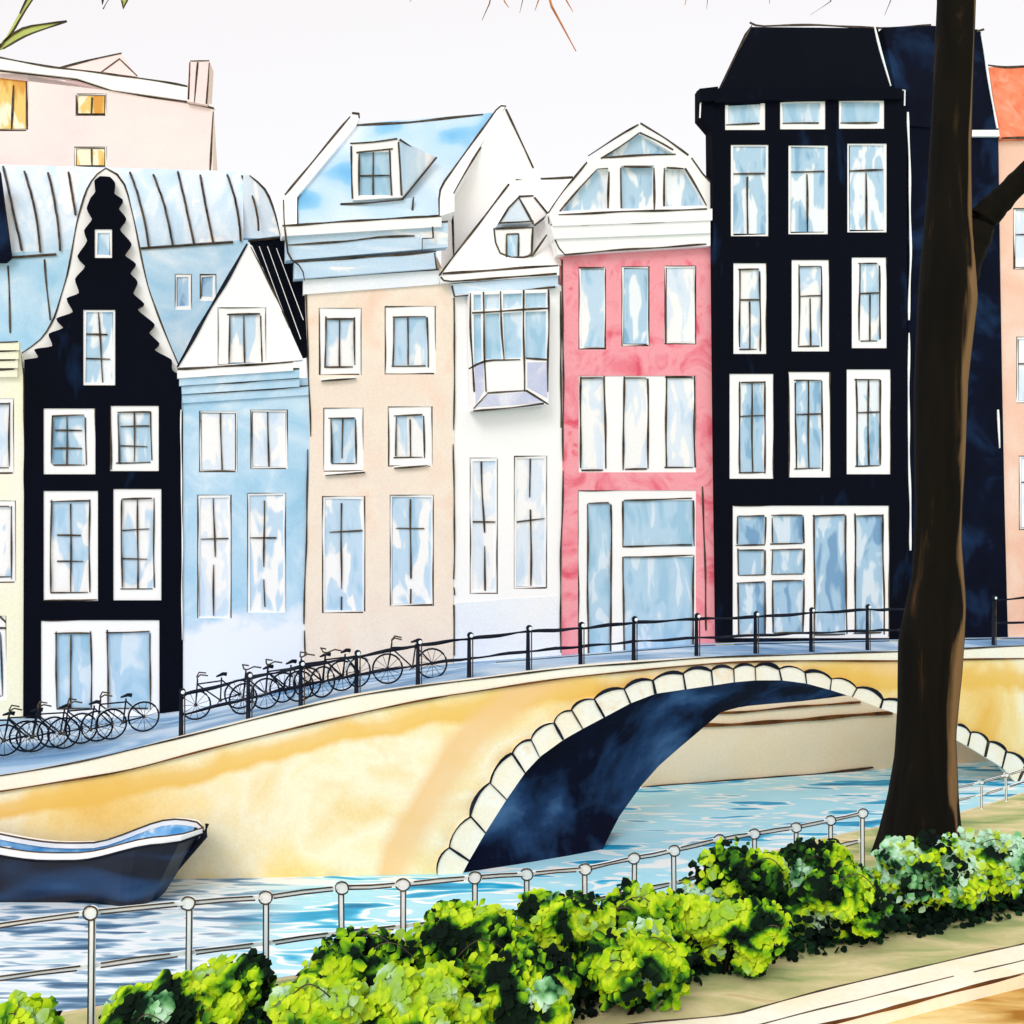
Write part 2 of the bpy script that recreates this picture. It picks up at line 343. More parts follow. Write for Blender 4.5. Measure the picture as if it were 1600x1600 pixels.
def window(root, F, outer, panes, g='glass_blue', frame='paper', inks=(), outline='tlbr', pane_ink='tlbr', rec=.03, muntins=(), name='window', w=3.2, label=None):
    """frame plate with real openings + recessed glass sheet + drawn lines; returns (frame object)"""
    x0, y0, x1, y1 = outer if len(outer) == 4 else (None,) * 4
    mb = MB(); oq = rect(*outer, 0) if len(outer) == 4 else list(outer)
    holes = [rect(*p, 1.0) if len(p) == 4 and not isinstance(p[0], tuple) else list(p) for p in panes]
    mb.poly(F, oq, -rec, .10, frame, holes)
    if outline and x0 is not None: inkrect(mb, F, x0, y0, x1, y1, -rec + .004, w, sides=outline)
    for p in panes:
        if pane_ink and not isinstance(p[0], tuple): inkrect(mb, F, *p, -rec + .004, w * .9, sides=pane_ink)
    for l in muntins: mb.ink(F, l, -rec - .025, w * .9, th=.02)
    for l in inks: mb.ink(F, l, -rec + .004, w)
    o = mb.build(name, root)
    if label: o['label'] = label
    pm = MB(); xs = [p[0] for p in oq]; ys = [p[1] for p in oq]
    q = [(a + (4 if a < sum(xs) / len(xs) else -4), b + (4 if b < sum(ys) / len(ys) else -4)) for a, b in oq]
    pm.poly(F, q, -rec - .045, .02, g)
    pm.build('pane', o)
    return o
def body(root, F, x0, x1, vt, vb, depth, m, dx=0.0, inset=.3, name='rear_wall', off=-.36):
    mb = MB(); a = F.pt(x0, vb, off); b = F.pt(x1, vb, off); zt = F.pt((x0 + x1) / 2, vt, off).z
    d = (b - a).normalized(); a = a + d * inset; b = b - d * inset; a.z -= .6; b.z = a.z
    front = [a, b, Vector((b.x, b.y, zt)), Vector((a.x, a.y, zt))]
    mb.extr(front, Vector((dx * depth, depth, 0)), m); return mb.build(name, root)

# ------------------------------------------------------------------ the setting
mb = MB(); mb.face([(-90, 5, 0), (90, 5, 0), (90, 60, 0), (-90, 60, 0)], 'water'); struct('water', mb)
mb = MB(); mb.face([(-1500, -200, -1.2), (1500, -200, -1.2), (1500, 2500, -1.2), (-1500, 2500, -1.2)], 'soil'); struct('ground', mb)
# land behind the house fronts
mb = MB(); mb.face([(-1500, 48, 3.2), (1500, 48, 3.2), (1500, 2500, 3.2), (-1500, 2500, 3.2)], 'soil'); struct('terrain', mb)
us = list(range(-500, 2001, 25))
def gp(u, t):            # pavement surface: t=0 at the quay edge, t=1 at the house fronts
    a = QW.pt(u, topv(u)); b = F.pt(u, basev(u)); return a.lerp(b, t)
def gt(u, v):            # t where the pavement is seen at photo row v
    lo, hi = 0.0, 1.0
    for _ in range(30):
        m = (lo + hi) / 2; p = gp(u, m); vv = HV + (HC - p.z) / p.y * FP
        if vv > v: lo = m
        else: hi = m
    return lo
# pavement: continuous on the left, parted by the back canal on the right; the deck is humped so it reads level with the street
def deck(u):            # rear edge of the bridge deck
    p = gp(u, .28); q = gp(u, .86); vq = HV + (HC - q.z) / q.y * FP + 1.5; k = min(1, max(0, (u - 640) / 130)); return Vector((p.x, p.y, p.z + (HC - (vq - HV) / FP * p.y - p.z) * k))
mb = MB()
for a, b in zip(us, us[1:]):
    mb.face([gp(a, 0), gp(b, 0), deck(b), deck(a)], 'pavement')
    if a < 775: mb.face([deck(a), deck(b), gp(b, .86), gp(a, .86)], 'pavement')
    mb.face([gp(a, .86), gp(b, .86), gp(b, 1.6), gp(a, 1.6)], 'pavement')
struct('pavement', mb)
BK = F.sh(1.25)
# the stone bridge and quay
br = thing('stone_bridge', 'ochre stone quay and arched canal bridge with pale scalloped arch stones', 'bridge', un(1000, 1400, 28))
J = [((682,1366),(718,1374)), ((702,1325),(733,1345)), ((735,1276),(758,1302)), ((765,1224),(791,1250)), ((800,1178),(820,1208)), ((830,1156),(843,1183)), ((866,1129),(880,1156)), ((893,1110),(910,1139)), ((928,1092),(944,1121)), ((975,1077),(985,1099)), ((1020,1063),(1024,1084)), ((1068,1053),(1072,1077)), ((1112,1048),(1114,1071)), ((1146,1045),(1147,1066)), ((1180,1042),(1181,1063)), ((1218,1045),(1222,1063)), ((1258,1051),(1260,1068)), ((1299,1061),(1297,1078)), ((1340,1075),(1332,1089)), ((1380,1093),(1376,1107)), ((1430,1108),(1425,1123)), ((1470,1121),(1464,1139)), ((1497,1133),(1490,1154)), ((1517,1145),(1512,1166)), ((1545,1159),(1540,1183)), ((1573,1175),(1567,1200)), ((1603,1198),(1590,1226)), ((1625,1225),(1606,1250))]
OUT = [j[0] for j in J]; INN = [j[1] for j in J]
def outv(u): return interp(OUT, u)
mb = MB(); top_att = []; arch_att = []
NR = 16
cols = sorted(set(list(range(-500, 680, 20)) + [p[0] for p in OUT] + [q for q in range(690, 1620, 18)] + list(range(1640, 2001, 30))))
def wl(u): y = dfront(u); return HV + (HC + .9) / y * FP
rows = []
for u in cols:
    vt = copv(u); vb = outv(u) if OUT[0][0] < u < OUT[-1][0] else wl(u)
    c = []
    for i in range(NR + 1):
        v = vt + (vb - vt) * i / NR; c.append((u, v, QW.pt(u, v)))
    rows.append(c)
def adist(u, v): return min(math.hypot(u - a, v - b) for a, b in ap)
ap = []
for (a, b), (c, d) in zip(OUT, OUT[1:]):
    for i in range(6): ap.append((a + (c - a) * i / 6, b + (d - b) * i / 6))
for ca, cb in zip(rows, rows[1:]):
    ua, ub = ca[0][0], cb[0][0]
    if ub == OUT[0][0] : pass
    for i in range(NR):
        mb.face([ca[i][2], cb[i][2], cb[i + 1][2], ca[i + 1][2]], 'ochre')
        for (u, v, p) in (ca[i], cb[i], cb[i + 1], ca[i + 1]):
            top_att.append((v - copv(u)) / 70 if v - copv(u) < 69 else .99)
            d = adist(u, v); arch_att.append(min(.99, d / 115) if u < 1420 else .99)
# spring line wedges so the wall reaches the water left and right of the arch
for (ju, jv), sgn in ((OUT[0], -1), (OUT[-1], 1)):
    pass
sp = mb.build('spandrel_wall', br)
for nm, dat in (('top_band', top_att), ('arch_band', arch_att)):
    at = sp.data.attributes.new(nm, 'FLOAT', 'POINT'); at.data.foreach_set('value', dat)
mb = MB()
for a, b in zip(us, us[1:]):
    q = [QW.pt(a, topv(a), .05), QW.pt(b, topv(b), .05), QW.pt(b, copv(b), .05), QW.pt(a, copv(a), .05)]
    mb.extr(q, Vector((0, .35, 0)), 'coping')
ul = list(range(-500, 2001, 25))
mb.ink(QW, [(u, topv(u) + 1) for u in ul], .05, 3.0)
for seg in ((-500, 700), (700, 2000)):
    mb.ink(QW, [(u, copv(u)) for u in ul if seg[0] <= u <= seg[1]], .055, 3.0, 'ink_brown')
mb.build('coping', br)
# stones of the arch: each with its bulged back
for i in range(len(J) - 1):
    (o0, i0), (o1, i1) = J[i], J[i + 1]
    dx, dy = o1[0] - o0[0], o1[1] - o0[1]; L = math.hypot(dx, dy); nx, ny = dy / L, -dx / L
    hump = []
    for k in range(1, 6):
        t = k / 6; h = (math.sin(math.pi * t) ** .6) * min(7, L * .17)
        hump.append((o0[0] + dx * t + nx * h, o0[1] + dy * t + ny * h))
    mb = MB(); mb.poly(QW, [i0, o0] + hump + [o1, i1], .10, .5, 'stone', vec=Vector((0, .5, 0)))
    if not (1395 < o0[0] < 1495):
        heavy = R.uniform(2.5, 6.5) if i < 24 else 5
        mb.ink(QW, [o0] + hump + [o1], .10, heavy, 'ink_blue', th=.03)
        mb.ink(QW, [o1, i1], .10, R.uniform(2.5, 6) , 'ink_blue' if R.random() < .6 else 'ink', th=.03)
    mb.build('arch_stone', br)
# underside of the arch: ruled between the front edge and the rear edge of the barrel
FAR = [(930,1352,28.4), (950,1310,29.2), (968,1275,29.9), (1000,1230,30.5), (1030,1196,30.9), (1062,1168,31.2), (1100,1136,31.6), (1128,1112,31.9), (1160,1104,32.2), (1200,1100,32.8), (1250,1096,33.4), (1300,1090,34), (1340,1084,34.6), (1380,1080,35.2), (1420,1090,35.9), (1480,1110,36.9), (1540,1135,38.3), (1600,1165,39.6), (1640,1195,40.4)]
FAR = [(u, v, min(d, deck(u).y - .05) if u >= 1060 else d) for u, v, d in FAR]
def samp(path, t):
    L = [0]
    for a, b in zip(path, path[1:]): L.append(L[-1] + math.hypot(b[0] - a[0], b[1] - a[1]))
    q = t * L[-1]
    for i in range(len(path) - 1):
        if q <= L[i + 1] or i == len(path) - 2:
            k = (q - L[i]) / max(1e-6, L[i + 1] - L[i]); return [path[i][j] + (path[i + 1][j] - path[i][j]) * k for j in range(len(path[0]))]
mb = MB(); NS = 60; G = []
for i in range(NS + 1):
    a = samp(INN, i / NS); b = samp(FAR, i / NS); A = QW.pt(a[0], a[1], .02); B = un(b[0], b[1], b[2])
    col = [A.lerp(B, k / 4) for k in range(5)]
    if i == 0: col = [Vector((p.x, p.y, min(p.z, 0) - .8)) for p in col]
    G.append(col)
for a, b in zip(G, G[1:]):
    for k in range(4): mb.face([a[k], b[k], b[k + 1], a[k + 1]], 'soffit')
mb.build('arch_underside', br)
# rear face of the bridge
mb = MB()
def rearp(p):
    u = 800 + p.x / p.y * FP; d = deck(u); y = max(p.y, d.y - .02); k = y / p.y
    return Vector((p.x * k, y, HC - (HC - p.z) * k)), Vector((p.x * k, y, d.z - .02))
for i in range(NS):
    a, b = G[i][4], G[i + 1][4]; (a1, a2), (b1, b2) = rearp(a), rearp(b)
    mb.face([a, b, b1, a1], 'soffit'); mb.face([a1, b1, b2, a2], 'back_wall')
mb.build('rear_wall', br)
# quay wall across the back canal, in the light beyond the arch
mb = MB(); cu = list(range(760, 1901, 30))
for a, b in zip(cu, cu[1:]):
    qa, qb = BK.pt(a, basev(a) + 8), BK.pt(b, basev(b) + 8)
    mb.face([qa, qb, Vector((qb.x, qb.y, -1)), Vector((qa.x, qa.y, -1))], 'back_wall')
qw = thing('quay_wall', 'pale orange quay wall seen through the bridge arch', 'wall', BK.pt(1200, 1215)) ; 
o = mb.build('wall_face', qw)
mb = MB()
mb.ink(BK, [(1085, 1116), (1150, 1113), (1240, 1105), (1345, 1098)], .02, 3.5, 'ink_brown', th=.05)
mb.ink(BK, [(1070, 1134), (1130, 1133), (1240, 1126), (1395, 1114)], .02, 6, 'ink_brown', th=.06)
mb.build('string_course', qw)
mb = MB(); mb.ink(BK, [(1000, 1231), (1180, 1218), (1300, 1208), (1365, 1199)], .02, 4, 'ink', th=.06); mb.ink(BK, [(1495, 1197), (1540, 1194)], .02, 3, 'ink', th=.06)
mb.build('waterline', qw)

# near bank
ZB = 4.0
EDGE = [(-600, 8.9), (0, 9.25), (742, 10.9), (1050, 12.6), (1180, 14.3), (1380, 15.8), (1500, 16.4), (1600, 17.9), (1900, 22), (2300, 30)]
mb = MB(); e2 = list(range(-600, 2301, 50))
kA = [(-400, 7.45), (1150, 9.37), (1600, 11.0), (2300, 15.0)]
kC = [(-400, 6.9), (1000, 8.35), (1330, 9.29), (1600, 10.25), (2300, 13.6)]
def pz(u, y, z): return Vector(((u - 800) / FP * y, y, z))
for a, b in zip(e2, e2[1:]):
    mb.face([pz(a, interp(kA, a), ZB), pz(b, interp(kA, b), ZB), pz(b, smooth(EDGE, b), ZB), pz(a, smooth(EDGE, a), ZB)], 'soil')
struct('verge', mb)
mb = MB()
for a, b in zip(e2, e2[1:]):
    A, B_ = pz(a, smooth(EDGE, a) + .02, ZB + .02), pz(b, smooth(EDGE, b) + .02, ZB + .02)
    mb.face([A, B_, Vector((B_.x, B_.y, -1)), Vector((A.x, A.y, -1))], 'back_wall')
nb = thing('embankment', 'near canal bank retaining wall below the white railing', 'wall', pz(600, 10.4, 0)); mb.build('wall_face', nb)
mb = MB()
KF = Frame(0, 0)
for a, b in zip(e2, e2[1:]):
    A0, B0 = pz(a, interp(kC, a), ZB + .05), pz(b, interp(kC, b), ZB + .05); A1, B1 = pz(a, interp(kA, a), ZB + .05), pz(b, interp(kA, b), ZB + .05)
    mb.face([A0, B0, B1, A1], 'kerb_stone'); dn = Vector((0, 0, -.14)); mb.face([A0, B0, B0 + dn, A0 + dn], 'kerb_stone'); mb.face([A1, B1, B1 + dn, A1 + dn], 'kerb_stone')
def gl(mb, fn, us_, z, r, m='ink'):
    mb.tube([pz(u, fn(u) + math.sin(u * .021) * .008, z) for u in us_], [r * (1 + .3 * math.sin(u * .05)) for u in us_], m, 5)
gl(mb, lambda u: interp(kA, u), range(-400, 2200, 30), ZB + .052, .009)
gl(mb, lambda u: interp(kA, u) * .45 + interp(kC, u) * .55, range(800, 1506, 30), ZB + .052, .007)
gl(mb, lambda u: interp(kA, u) * .42 + interp(kC, u) * .58, range(1522, 2100, 30), ZB + .052, .007)
gl(mb, lambda u: interp(kC, u), range(-400, 2200, 30), ZB + .045, .014, 'ink_brown')
struct('kerb', mb)
mb = MB()
for a, b in zip(e2, e2[1:]):
    mb.face([pz(a, 2.5, ZB - .08), pz(b, 2.5, ZB - .08), pz(b, interp(kC, b) + .01, ZB - .08), pz(a, interp(kC, a) + .01, ZB - .08)], 'tan_path')
struct('path', mb)

def strip(mb, F, lst, off=0, w=3.3, m='ink'):
    for l in lst: mb.ink(F, l, off, w, m)
#HOUSES#
# ------------------------------------------------------------------ far buildings, upper left
FB = Frame(62, .1)
t = thing('pink_building', 'pale pink rear building with amber windows and a thin chimney, upper left', 'building', FB.pt(160, 600))
mb = MB()
W = [(-60, 115, 44, 205), (118, 146, 167, 181), (116, 229, 167, 262)]
mb.poly(FB, [(-160, 96), (0, 110), (175, 142), (334, 170), (328, 560), (-160, 560)], 0, 9, 'pink_wall', [rect(*x, 0) for x in W], vec=Vector((-2.5, 10, 0)))
strip(mb, FB, [[(-100, 100), (0, 110), (120, 124), (175, 142), (300, 160), (334, 169)], [(334, 174), (331, 220), (328, 268)]])
mb.build('wall', t)
mb = MB(); mb.poly(FB, [(-160, 70), (0, 89), (85, 106), (275, 130), (300, 136), (334, 167), (300, 158), (175, 140), (120, 122), (0, 108), (-160, 94)], .15, .5, 'paper')
strip(mb, FB, [[(-100, 74), (0, 89), (85, 106), (160, 114), (275, 130), (293, 134)]], .15)
mb.build('roof', t)
mb = MB(); mb.poly(FB.sh(-.5), [(88, 106), (190, 84), (214, 119)], 0, 3, 'pink_wall')
strip(mb, FB.sh(-.5), [[(86, 107), (140, 94), (190, 83)], [(156, 113), (187, 91)], [(187, 91), (215, 118)]], .01); mb.build('dormer', t)
mb = MB(); mb.poly(FB, [(295, 97), (327, 95), (323, 164), (292, 158)], .3, 1.4, 'pink_wall')
strip(mb, FB, [[(294, 155), (296, 97)], [(297, 96), (327, 95)], [(327, 98), (322, 162)], [(309, 97), (303, 160)]], .3); mb.build('chimney', t)
for (x0, y0, x1, y1), mu in zip(W, ([[(20, 133), (18, 205)]], [[(143, 152), (142, 180)]], [[(143, 232), (143, 262)]])):
    window(t, FB, (x0, y0, x1, y1), [(x0 + 2, y0 + 2, x1 - 2, y1 - 2)], 'glass_amber', muntins=mu, pane_ink='', w=3.8)

FR = Frame(42, .25)
t = thing('curved_roof_building', 'pale blue rear building with curved standing seam roof behind the stepped gable', 'building', FR.pt(200, 700))
mb = MB()
W = [(273, 428, 300, 484), (312, 428, 338, 470)]
mb.poly(FR, [(-120, 402), (440, 372), (440, 640), (-120, 640)], 0, 6, 'blue_wall', [rect(*x, 0) for x in W])
strip(mb, FR, [[(12, 415), (14, 470), (16, 520)], [(70, 405), (74, 460), (78, 500)]], .01); mb.build('wall', t)
for x in W: window(t, FR, x, [(x[0] + 3, x[1] + 4, x[2] - 6, x[3] - 6)], 'glass_deep', pane_ink='', outline='tlr', w=4)
# barrel roof: quarter ellipse section swept along the wall
mb = MB()
def roofv(u): return (404 - (u) * .07, 261 + u * .03)
def rp_(u, k, off=0):       # k 0 (eave) .. 1 (crown)
    lo, hi = roofv(u); a = k * math.pi / 2
    p = FR.pt(u, lo); z1 = FR.pt(u, hi).z
    # crown sits further back and so higher: rise so that it is seen at row hi
    back = 2.6 * (1 - math.cos(a)); y = p.y + back
    ztop = HC - (hi - HV) / FP * (p.y + 2.6)
    y -= off; return Vector(((u - 800) / FP * y, y, p.z + (ztop - p.z) * math.sin(a)))
cu = list(range(-120, 380, 20)) + [380]
for a, b in zip(cu, cu[1:]):
    for k in range(20): mb.face([rp_(a, k / 20), rp_(b, k / 20), rp_(b, (k + 1) / 20), rp_(a, (k + 1) / 20)], 'seam_roof')
# rounded right-hand end, outlined
END = [(390, 274), (415, 295), (430, 335), (438, 368), (405, 372)]
mb.poly(FR.sh(-.3), [(380, 273)] + END + [(380, 372)], 0, 2, 'seam_roof')
mb.ink(FR.sh(-.3), END[:4], .01, 3.6)
for s in ([(5, 262), (20, 310), (34, 391)], [(38, 269), (55, 310), (63, 395)], [(75, 272), (88, 330), (94, 392)], [(107, 270), (118, 335)], [(160, 268), (170, 300), (180, 392)], [(203, 270), (222, 320), (233, 390)], [(237, 268), (258, 310), (270, 386)], [(278, 270), (292, 310), (305, 390)], [(313, 275), (323, 320), (335, 387)], [(355, 274), (370, 320), (376, 376)], [(378, 276), (398, 315), (404, 363)]):
    pts = []
    for i in range(17):
        t_ = i / 16; u, v = samp(s, t_)
        if len(s) == 3: u = (1 - t_) ** 2 * s[0][0] + 2 * t_ * (1 - t_) * (2 * s[1][0] - (s[0][0] + s[2][0]) / 2) + t_ ** 2 * s[2][0]; v = s[0][1] + (s[2][1] - s[0][1]) * t_
        lo, hi = roofv(u)
        f = 1 - (v - hi) / (lo - hi); best = min((abs((HV + (HC - rp_(u, q / 60).z) / rp_(u, q / 60).y * FP) - v), q / 60) for q in range(61))[1]
        p = rp_(u, best, .07); pts.append(p)
    mb.tube(pts, .042, 'ink', 5)
mb.tube([rp_(u, 1, .02) for u in range(-120, 392, 16)], .045, 'ink', 5)
mb.tube([rp_(u, 0, .04) for u in range(-120, 100, 16)], .045, 'ink', 5); mb.tube([rp_(u, 0, .04) for u in range(220, 372, 16)], .045, 'ink', 5)
mb.poly(FR, [(-40, 266), (-1, 266), (6, 320), (17, 400), (8, 408), (-40, 408)], .3, .3, 'navy_soft')
mb.build('roof', t)

# ------------------------------------------------------------------ pale yellow house, cut by the left edge
H0 = F.sh(.02)
t = thing('yellow_house', 'pale yellow house cut by the left edge of the picture', 'house', H0.pt(0, 1120))
mb = MB(); W = [(-60, 622, 22, 741), (-60, 782, 25, 911), (-60, 962, 10, 1094)]
mb.poly(H0, [(-220, 540), (30, 540), (38, 600), (40, 1122), (-220, 1130)], 0, .35, 'yellow_wall', [rect(*x, 0) for x in W])
mb.ink(H0, [(36, 575), (38, 700), (41, 900), (40, 1085)], .01, 2.5); mb.build('wall', t)
mb = MB()
for i, (v, o) in enumerate(((534, .30), (548, .24), (562, .18), (576, .12))):
    mb.poly(H0, [(-220, v), (30 - i, v), (30 - i, v + 13), (-220, v + 13)], o, .3, 'yellow_wall'); mb.ink(H0, [(-200, v), (0, v + 1), (28 - i * 2, v)], o, 3)
mb.build('cornice', t)
window(t, H0, W[0], [(-50, 632, 15, 732)], 'glass_pale'); window(t, H0, W[1], [(-50, 792, 18, 902)], 'glass_blue')
window(t, H0, W[2], [(-50, 990, 2, 1088)], 'glass_dim', name='door', outline='r', inks=[[(-50, 930), (0, 962), (17, 980)], [(-60, 981), (17, 981)]])
body(t, H0, -220, 36, 560, 1110, 7, 'yellow_wall')

# ------------------------------------------------------------------ black house with stepped gable
t = thing('stepped_gable_house', 'narrow black house with scalloped stepped gable and white windows', 'house', F.pt(160, 1122))
mb = MB()
HALO = [(34, 552), (65, 530), (85, 495), (105, 430), (120, 350), (135, 295), (150, 270), (165, 262), (185, 268), (197, 290), (210, 350), (220, 400), (232, 450), (250, 500), (268, 543), (282, 575), (284, 620), (40, 620)]
mb.poly(F, HALO, -.16, .22, 'paper'); mb.ink(F, HALO[:8], -.16, 3); mb.ink(F, HALO[7:16], -.16, 3); mb.build('gable_coping', t)
mb = MB()
G1 = [(38,562),(58,558),(55,546),(80,540),(77,522),(97,512),(89,498),(112,487),(105,467),(122,457),(118,436),(132,416),(122,400),(135,377),(132,360),(143,342),(136,325),(141,310),(149,300),(147,282),(156,275),(172,276),(180,285),(178,302),(191,312),(186,325),(196,341),(188,358),(204,380),(196,398),(211,412),(204,426),(214,440),(209,458),(224,474),(216,484),(240,506),(234,520),(248,536),(243,547),(267,562),(270,578),(281,586),(284,620),(284,1140),(36,1120)]
W = [(148, 358, 175, 403), (130, 484, 180, 602), (68, 638, 149, 741), (172, 634, 248, 736), (68, 767, 153, 939), (177, 764, 252, 938), (64, 969, 249, 1124)]
Gs = G1[:-3]; G2 = []
for i, p in enumerate(Gs):
    if i in (0, len(Gs) - 1): G2.append(p); continue
    a, b = Gs[i - 1], Gs[i + 1]
    ox, oy = p[0] - (a[0] + b[0]) / 2, p[1] - (a[1] + b[1]) / 2; p = (p[0] + ox * .16, p[1] + oy * .16) if p[1] > 305 else p
    G2 += [(p[0] * .76 + a[0] * .24, p[1] * .76 + a[1] * .24), (p[0] * .95 + (a[0] + b[0]) * .025, p[1] * .95 + (a[1] + b[1]) * .025), (p[0] * .76 + b[0] * .24, p[1] * .76 + b[1] * .24)]
G1 = G2 + G1[-3:]
mb.poly(F, G1, .06, .20, 'navy', [rect(*x, 0) for x in W])
mb.ink(F, [(283, 640), (284, 820), (285, 1000)], .05, 2, 'paper'); mb.build('wall', t)
G = F.sh(.06)
window(t, G, W[0], [(152, 363, 172, 398)], 'glass_deep', outline='', pane_ink='')
window(t, G, W[1], [(134, 488, 176, 598)], 'glass_dim', outline='', pane_ink='', muntins=[[(153, 486), (158, 540), (161, 599)], [(134, 522), (168, 522)], [(134, 560), (172, 561)]])
window(t, G, W[2], [(81, 650, 133, 727)], 'glass_dim', outline='r', muntins=[[(104, 651), (104, 727)], [(86, 672), (128, 672)], [(84, 701), (128, 701)]])
window(t, G, W[3], [(185, 644, 236, 723)], 'glass_dim', outline='l', muntins=[[(210, 645), (209, 721)], [(188, 666), (233, 665)], [(188, 697), (230, 698)]])
window(t, G, W[4], [(80, 784, 140, 926)], 'glass_blue', outline='b', muntins=[[(110, 787), (111, 926)], [(89, 836), (126, 836)], [(89, 877), (130, 877)]])
window(t, G, W[5], [(190, 780, 240, 920)], 'glass_blue', outline='', muntins=[[(214, 780), (216, 920)], [(191, 829), (233, 827)], [(191, 873), (230, 873)]])
window(t, G, W[6], [(87, 990, 142, 1108), (168, 988, 235, 1108)], 'glass_full', outline='t', muntins=[[(110, 992), (110, 1106)]], name='shopfront')
body(t, F, 60, 250, 620, 1110, 6, 'navy')

# ------------------------------------------------------------------ blue house
t = thing('blue_house', 'sky blue house with white triangular gable and black side roof', 'house', F.pt(385, 1090))
mb = MB(); W = [(311, 642, 371, 738), (391, 640, 450, 733), (308, 773, 362, 968), (386, 770, 447, 961)]
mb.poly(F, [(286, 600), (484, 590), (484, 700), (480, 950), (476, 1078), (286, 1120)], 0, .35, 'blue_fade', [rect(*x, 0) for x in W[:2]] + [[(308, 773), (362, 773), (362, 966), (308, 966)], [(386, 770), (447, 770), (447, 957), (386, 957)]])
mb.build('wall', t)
mb = MB()
mb.poly(F, [(279, 574), (387, 380), (394, 384), (474, 562)], .04, .3, 'paper', [rect(340, 480, 416, 570, 0)])
mb.ink(F, [(277, 574), (310, 512), (352, 442), (387, 381)], .05, 6, 'ink_blue'); mb.ink(F, [(392, 385), (415, 430), (440, 480), (452, 512)], .05, 2.6)
mb.build('gable', t)
window(t, F.sh(.04), (340, 480, 416, 570), [(358, 491, 408, 568)], 'glass_blue', muntins=[[(381, 491), (382, 567)]])
mb = MB()
for i, (a, b) in enumerate((((277, 577), (458, 565)), ((280, 589), (468, 576)), ((284, 602), (468, 590)), ((285, 616), (482, 603)))):
    o = .28 - i * .07; mb.poly(F, [a, b, (b[0], b[1] + 14), (a[0], a[1] + 14)], o, .3, 'paper' if i < 1 else 'blue_wall'); mb.ink(F, [a, b], o, 3.8)
mb.build('cornice', t)
Rf = F.sh(-.15)
A, B_, Cc, D_, E_ = Rf.pt(389, 377), F.sh(-3).pt(449, 371), F.sh(-3).pt(481, 420), F.sh(.1).pt(481, 552), F.sh(.1).pt(472, 560)
A, B_, Cc, D_, E_ = F.pt(389, 377, .02), F.pt(449, 371, -.9), F.pt(480, 440, -.5), F.pt(482, 556, .02), F.pt(471, 558, .04)
mb = MB(); mb.extr([A, B_, Cc, D_, E_], Vector((0, .25, 0)), 'navy')
for a, b in (((405, 385), (462, 540)), ((418, 385), (470, 530)), ((432, 388), (474, 500)), ((398, 392), (440, 486))):
    fa = (a[0] - 389) / 60; mb.tube([F.pt(a[0], a[1], .06 - .9 * fa * .8), F.pt(b[0], b[1], .06)], .012, 'paper', 5)
mb.tube([A + Vector((0, -.03, 0)), B_ + Vector((0, -.03, .02))], .04, 'ink', 5); mb.build('roof', t)
window(t, F, W[0], [(314, 645, 368, 735)], 'glass_pale', muntins=[[(345, 645), (347, 735)]], pane_ink='')
window(t, F, W[1], [(394, 643, 447, 730)], 'glass_pale', muntins=[[(419, 643), (420, 730)]], pane_ink='')
window(t, F, W[2], [(312, 777, 358, 964)], 'glass_pale', muntins=[[(334, 779), (336, 870)], [(334, 882), (333, 962)], [(314, 842), (357, 841)]], pane_ink='')
window(t, F, W[3], [(390, 774, 443, 956)], 'glass_blue', muntins=[[(413, 782), (413, 886)], [(413, 905), (414, 948)], [(389, 840), (432, 840)]], pane_ink='')
body(t, F, 300, 470, 600, 1080, 6, 'pale_wall')

# ------------------------------------------------------------------ peach house with blue mansard
t = thing('peach_house', 'peach house under a steep blue roof with one dormer', 'house', F.pt(595, 1050))
mb = MB()
W = [(498, 481, 565, 586), (601, 478, 681, 585), (505, 637, 568, 737), (606, 635, 676, 729), (503, 775, 571, 958), (609, 773, 678, 947)]
mb.poly(F, [(478, 436), (708, 418), (710, 700), (708, 1046), (474, 1072), (478, 900), (484, 700)], .03, .35, 'peach_wall', [rect(*x, 0) for x in W])
strip(mb, F, [[(478, 440), (482, 560), (485, 682)], [(481, 702), (478, 860), (475, 975)], [(476, 985), (476, 1024)], [(709, 448), (710, 560), (710, 672)], [(709, 694), (710, 800), (709, 905)], [(709, 918), (710, 930)], [(710, 945), (710, 1024)]], .035, 2.6, 'ink')
mb.build('wall', t)
G = F.sh(.03)
window(t, G, W[0], [(509, 498, 554, 574)], 'glass_blue', muntins=[[(530, 497), (531, 575)]], inks=[])
window(t, G, W[1], [(615, 496, 668, 572)], 'glass_blue', muntins=[[(638, 495), (638, 570)]])
window(t, G, W[2], [(517, 653, 556, 724)], 'glass_full', muntins=[[(536, 653), (535, 716)]])
window(t, G, W[3], [(619, 649, 662, 715)], 'glass_blue', muntins=[[(641, 655), (642, 715)]])
window(t, G, W[4], [(507, 779, 567, 954)], 'glass_blue', muntins=[[(534, 786), (533, 920)], [(534, 932), (534, 953)], [(515, 832), (569, 829)]], pane_ink='')
window(t, G, W[5], [(613, 777, 674, 943)], 'glass_blue', muntins=[[(642, 780), (642, 904)], [(642, 920), (642, 945)], [(619, 825), (663, 825)]], pane_ink='')
for v0, x0, x1 in ((595, 502, 556), (742, 508, 570), (731, 616, 668)):
    mb = MB(); mb.poly(F, [(x0, v0 - 3), (x1, v0 - 7), (x1, v0 - 2), (x0, v0 + 1)], .12, .1, 'paper'); mb.ink(F, [(x0, v0), (x1, v0 - 4)], .12, 3); mb.build('window_sill', t)
mb = MB()
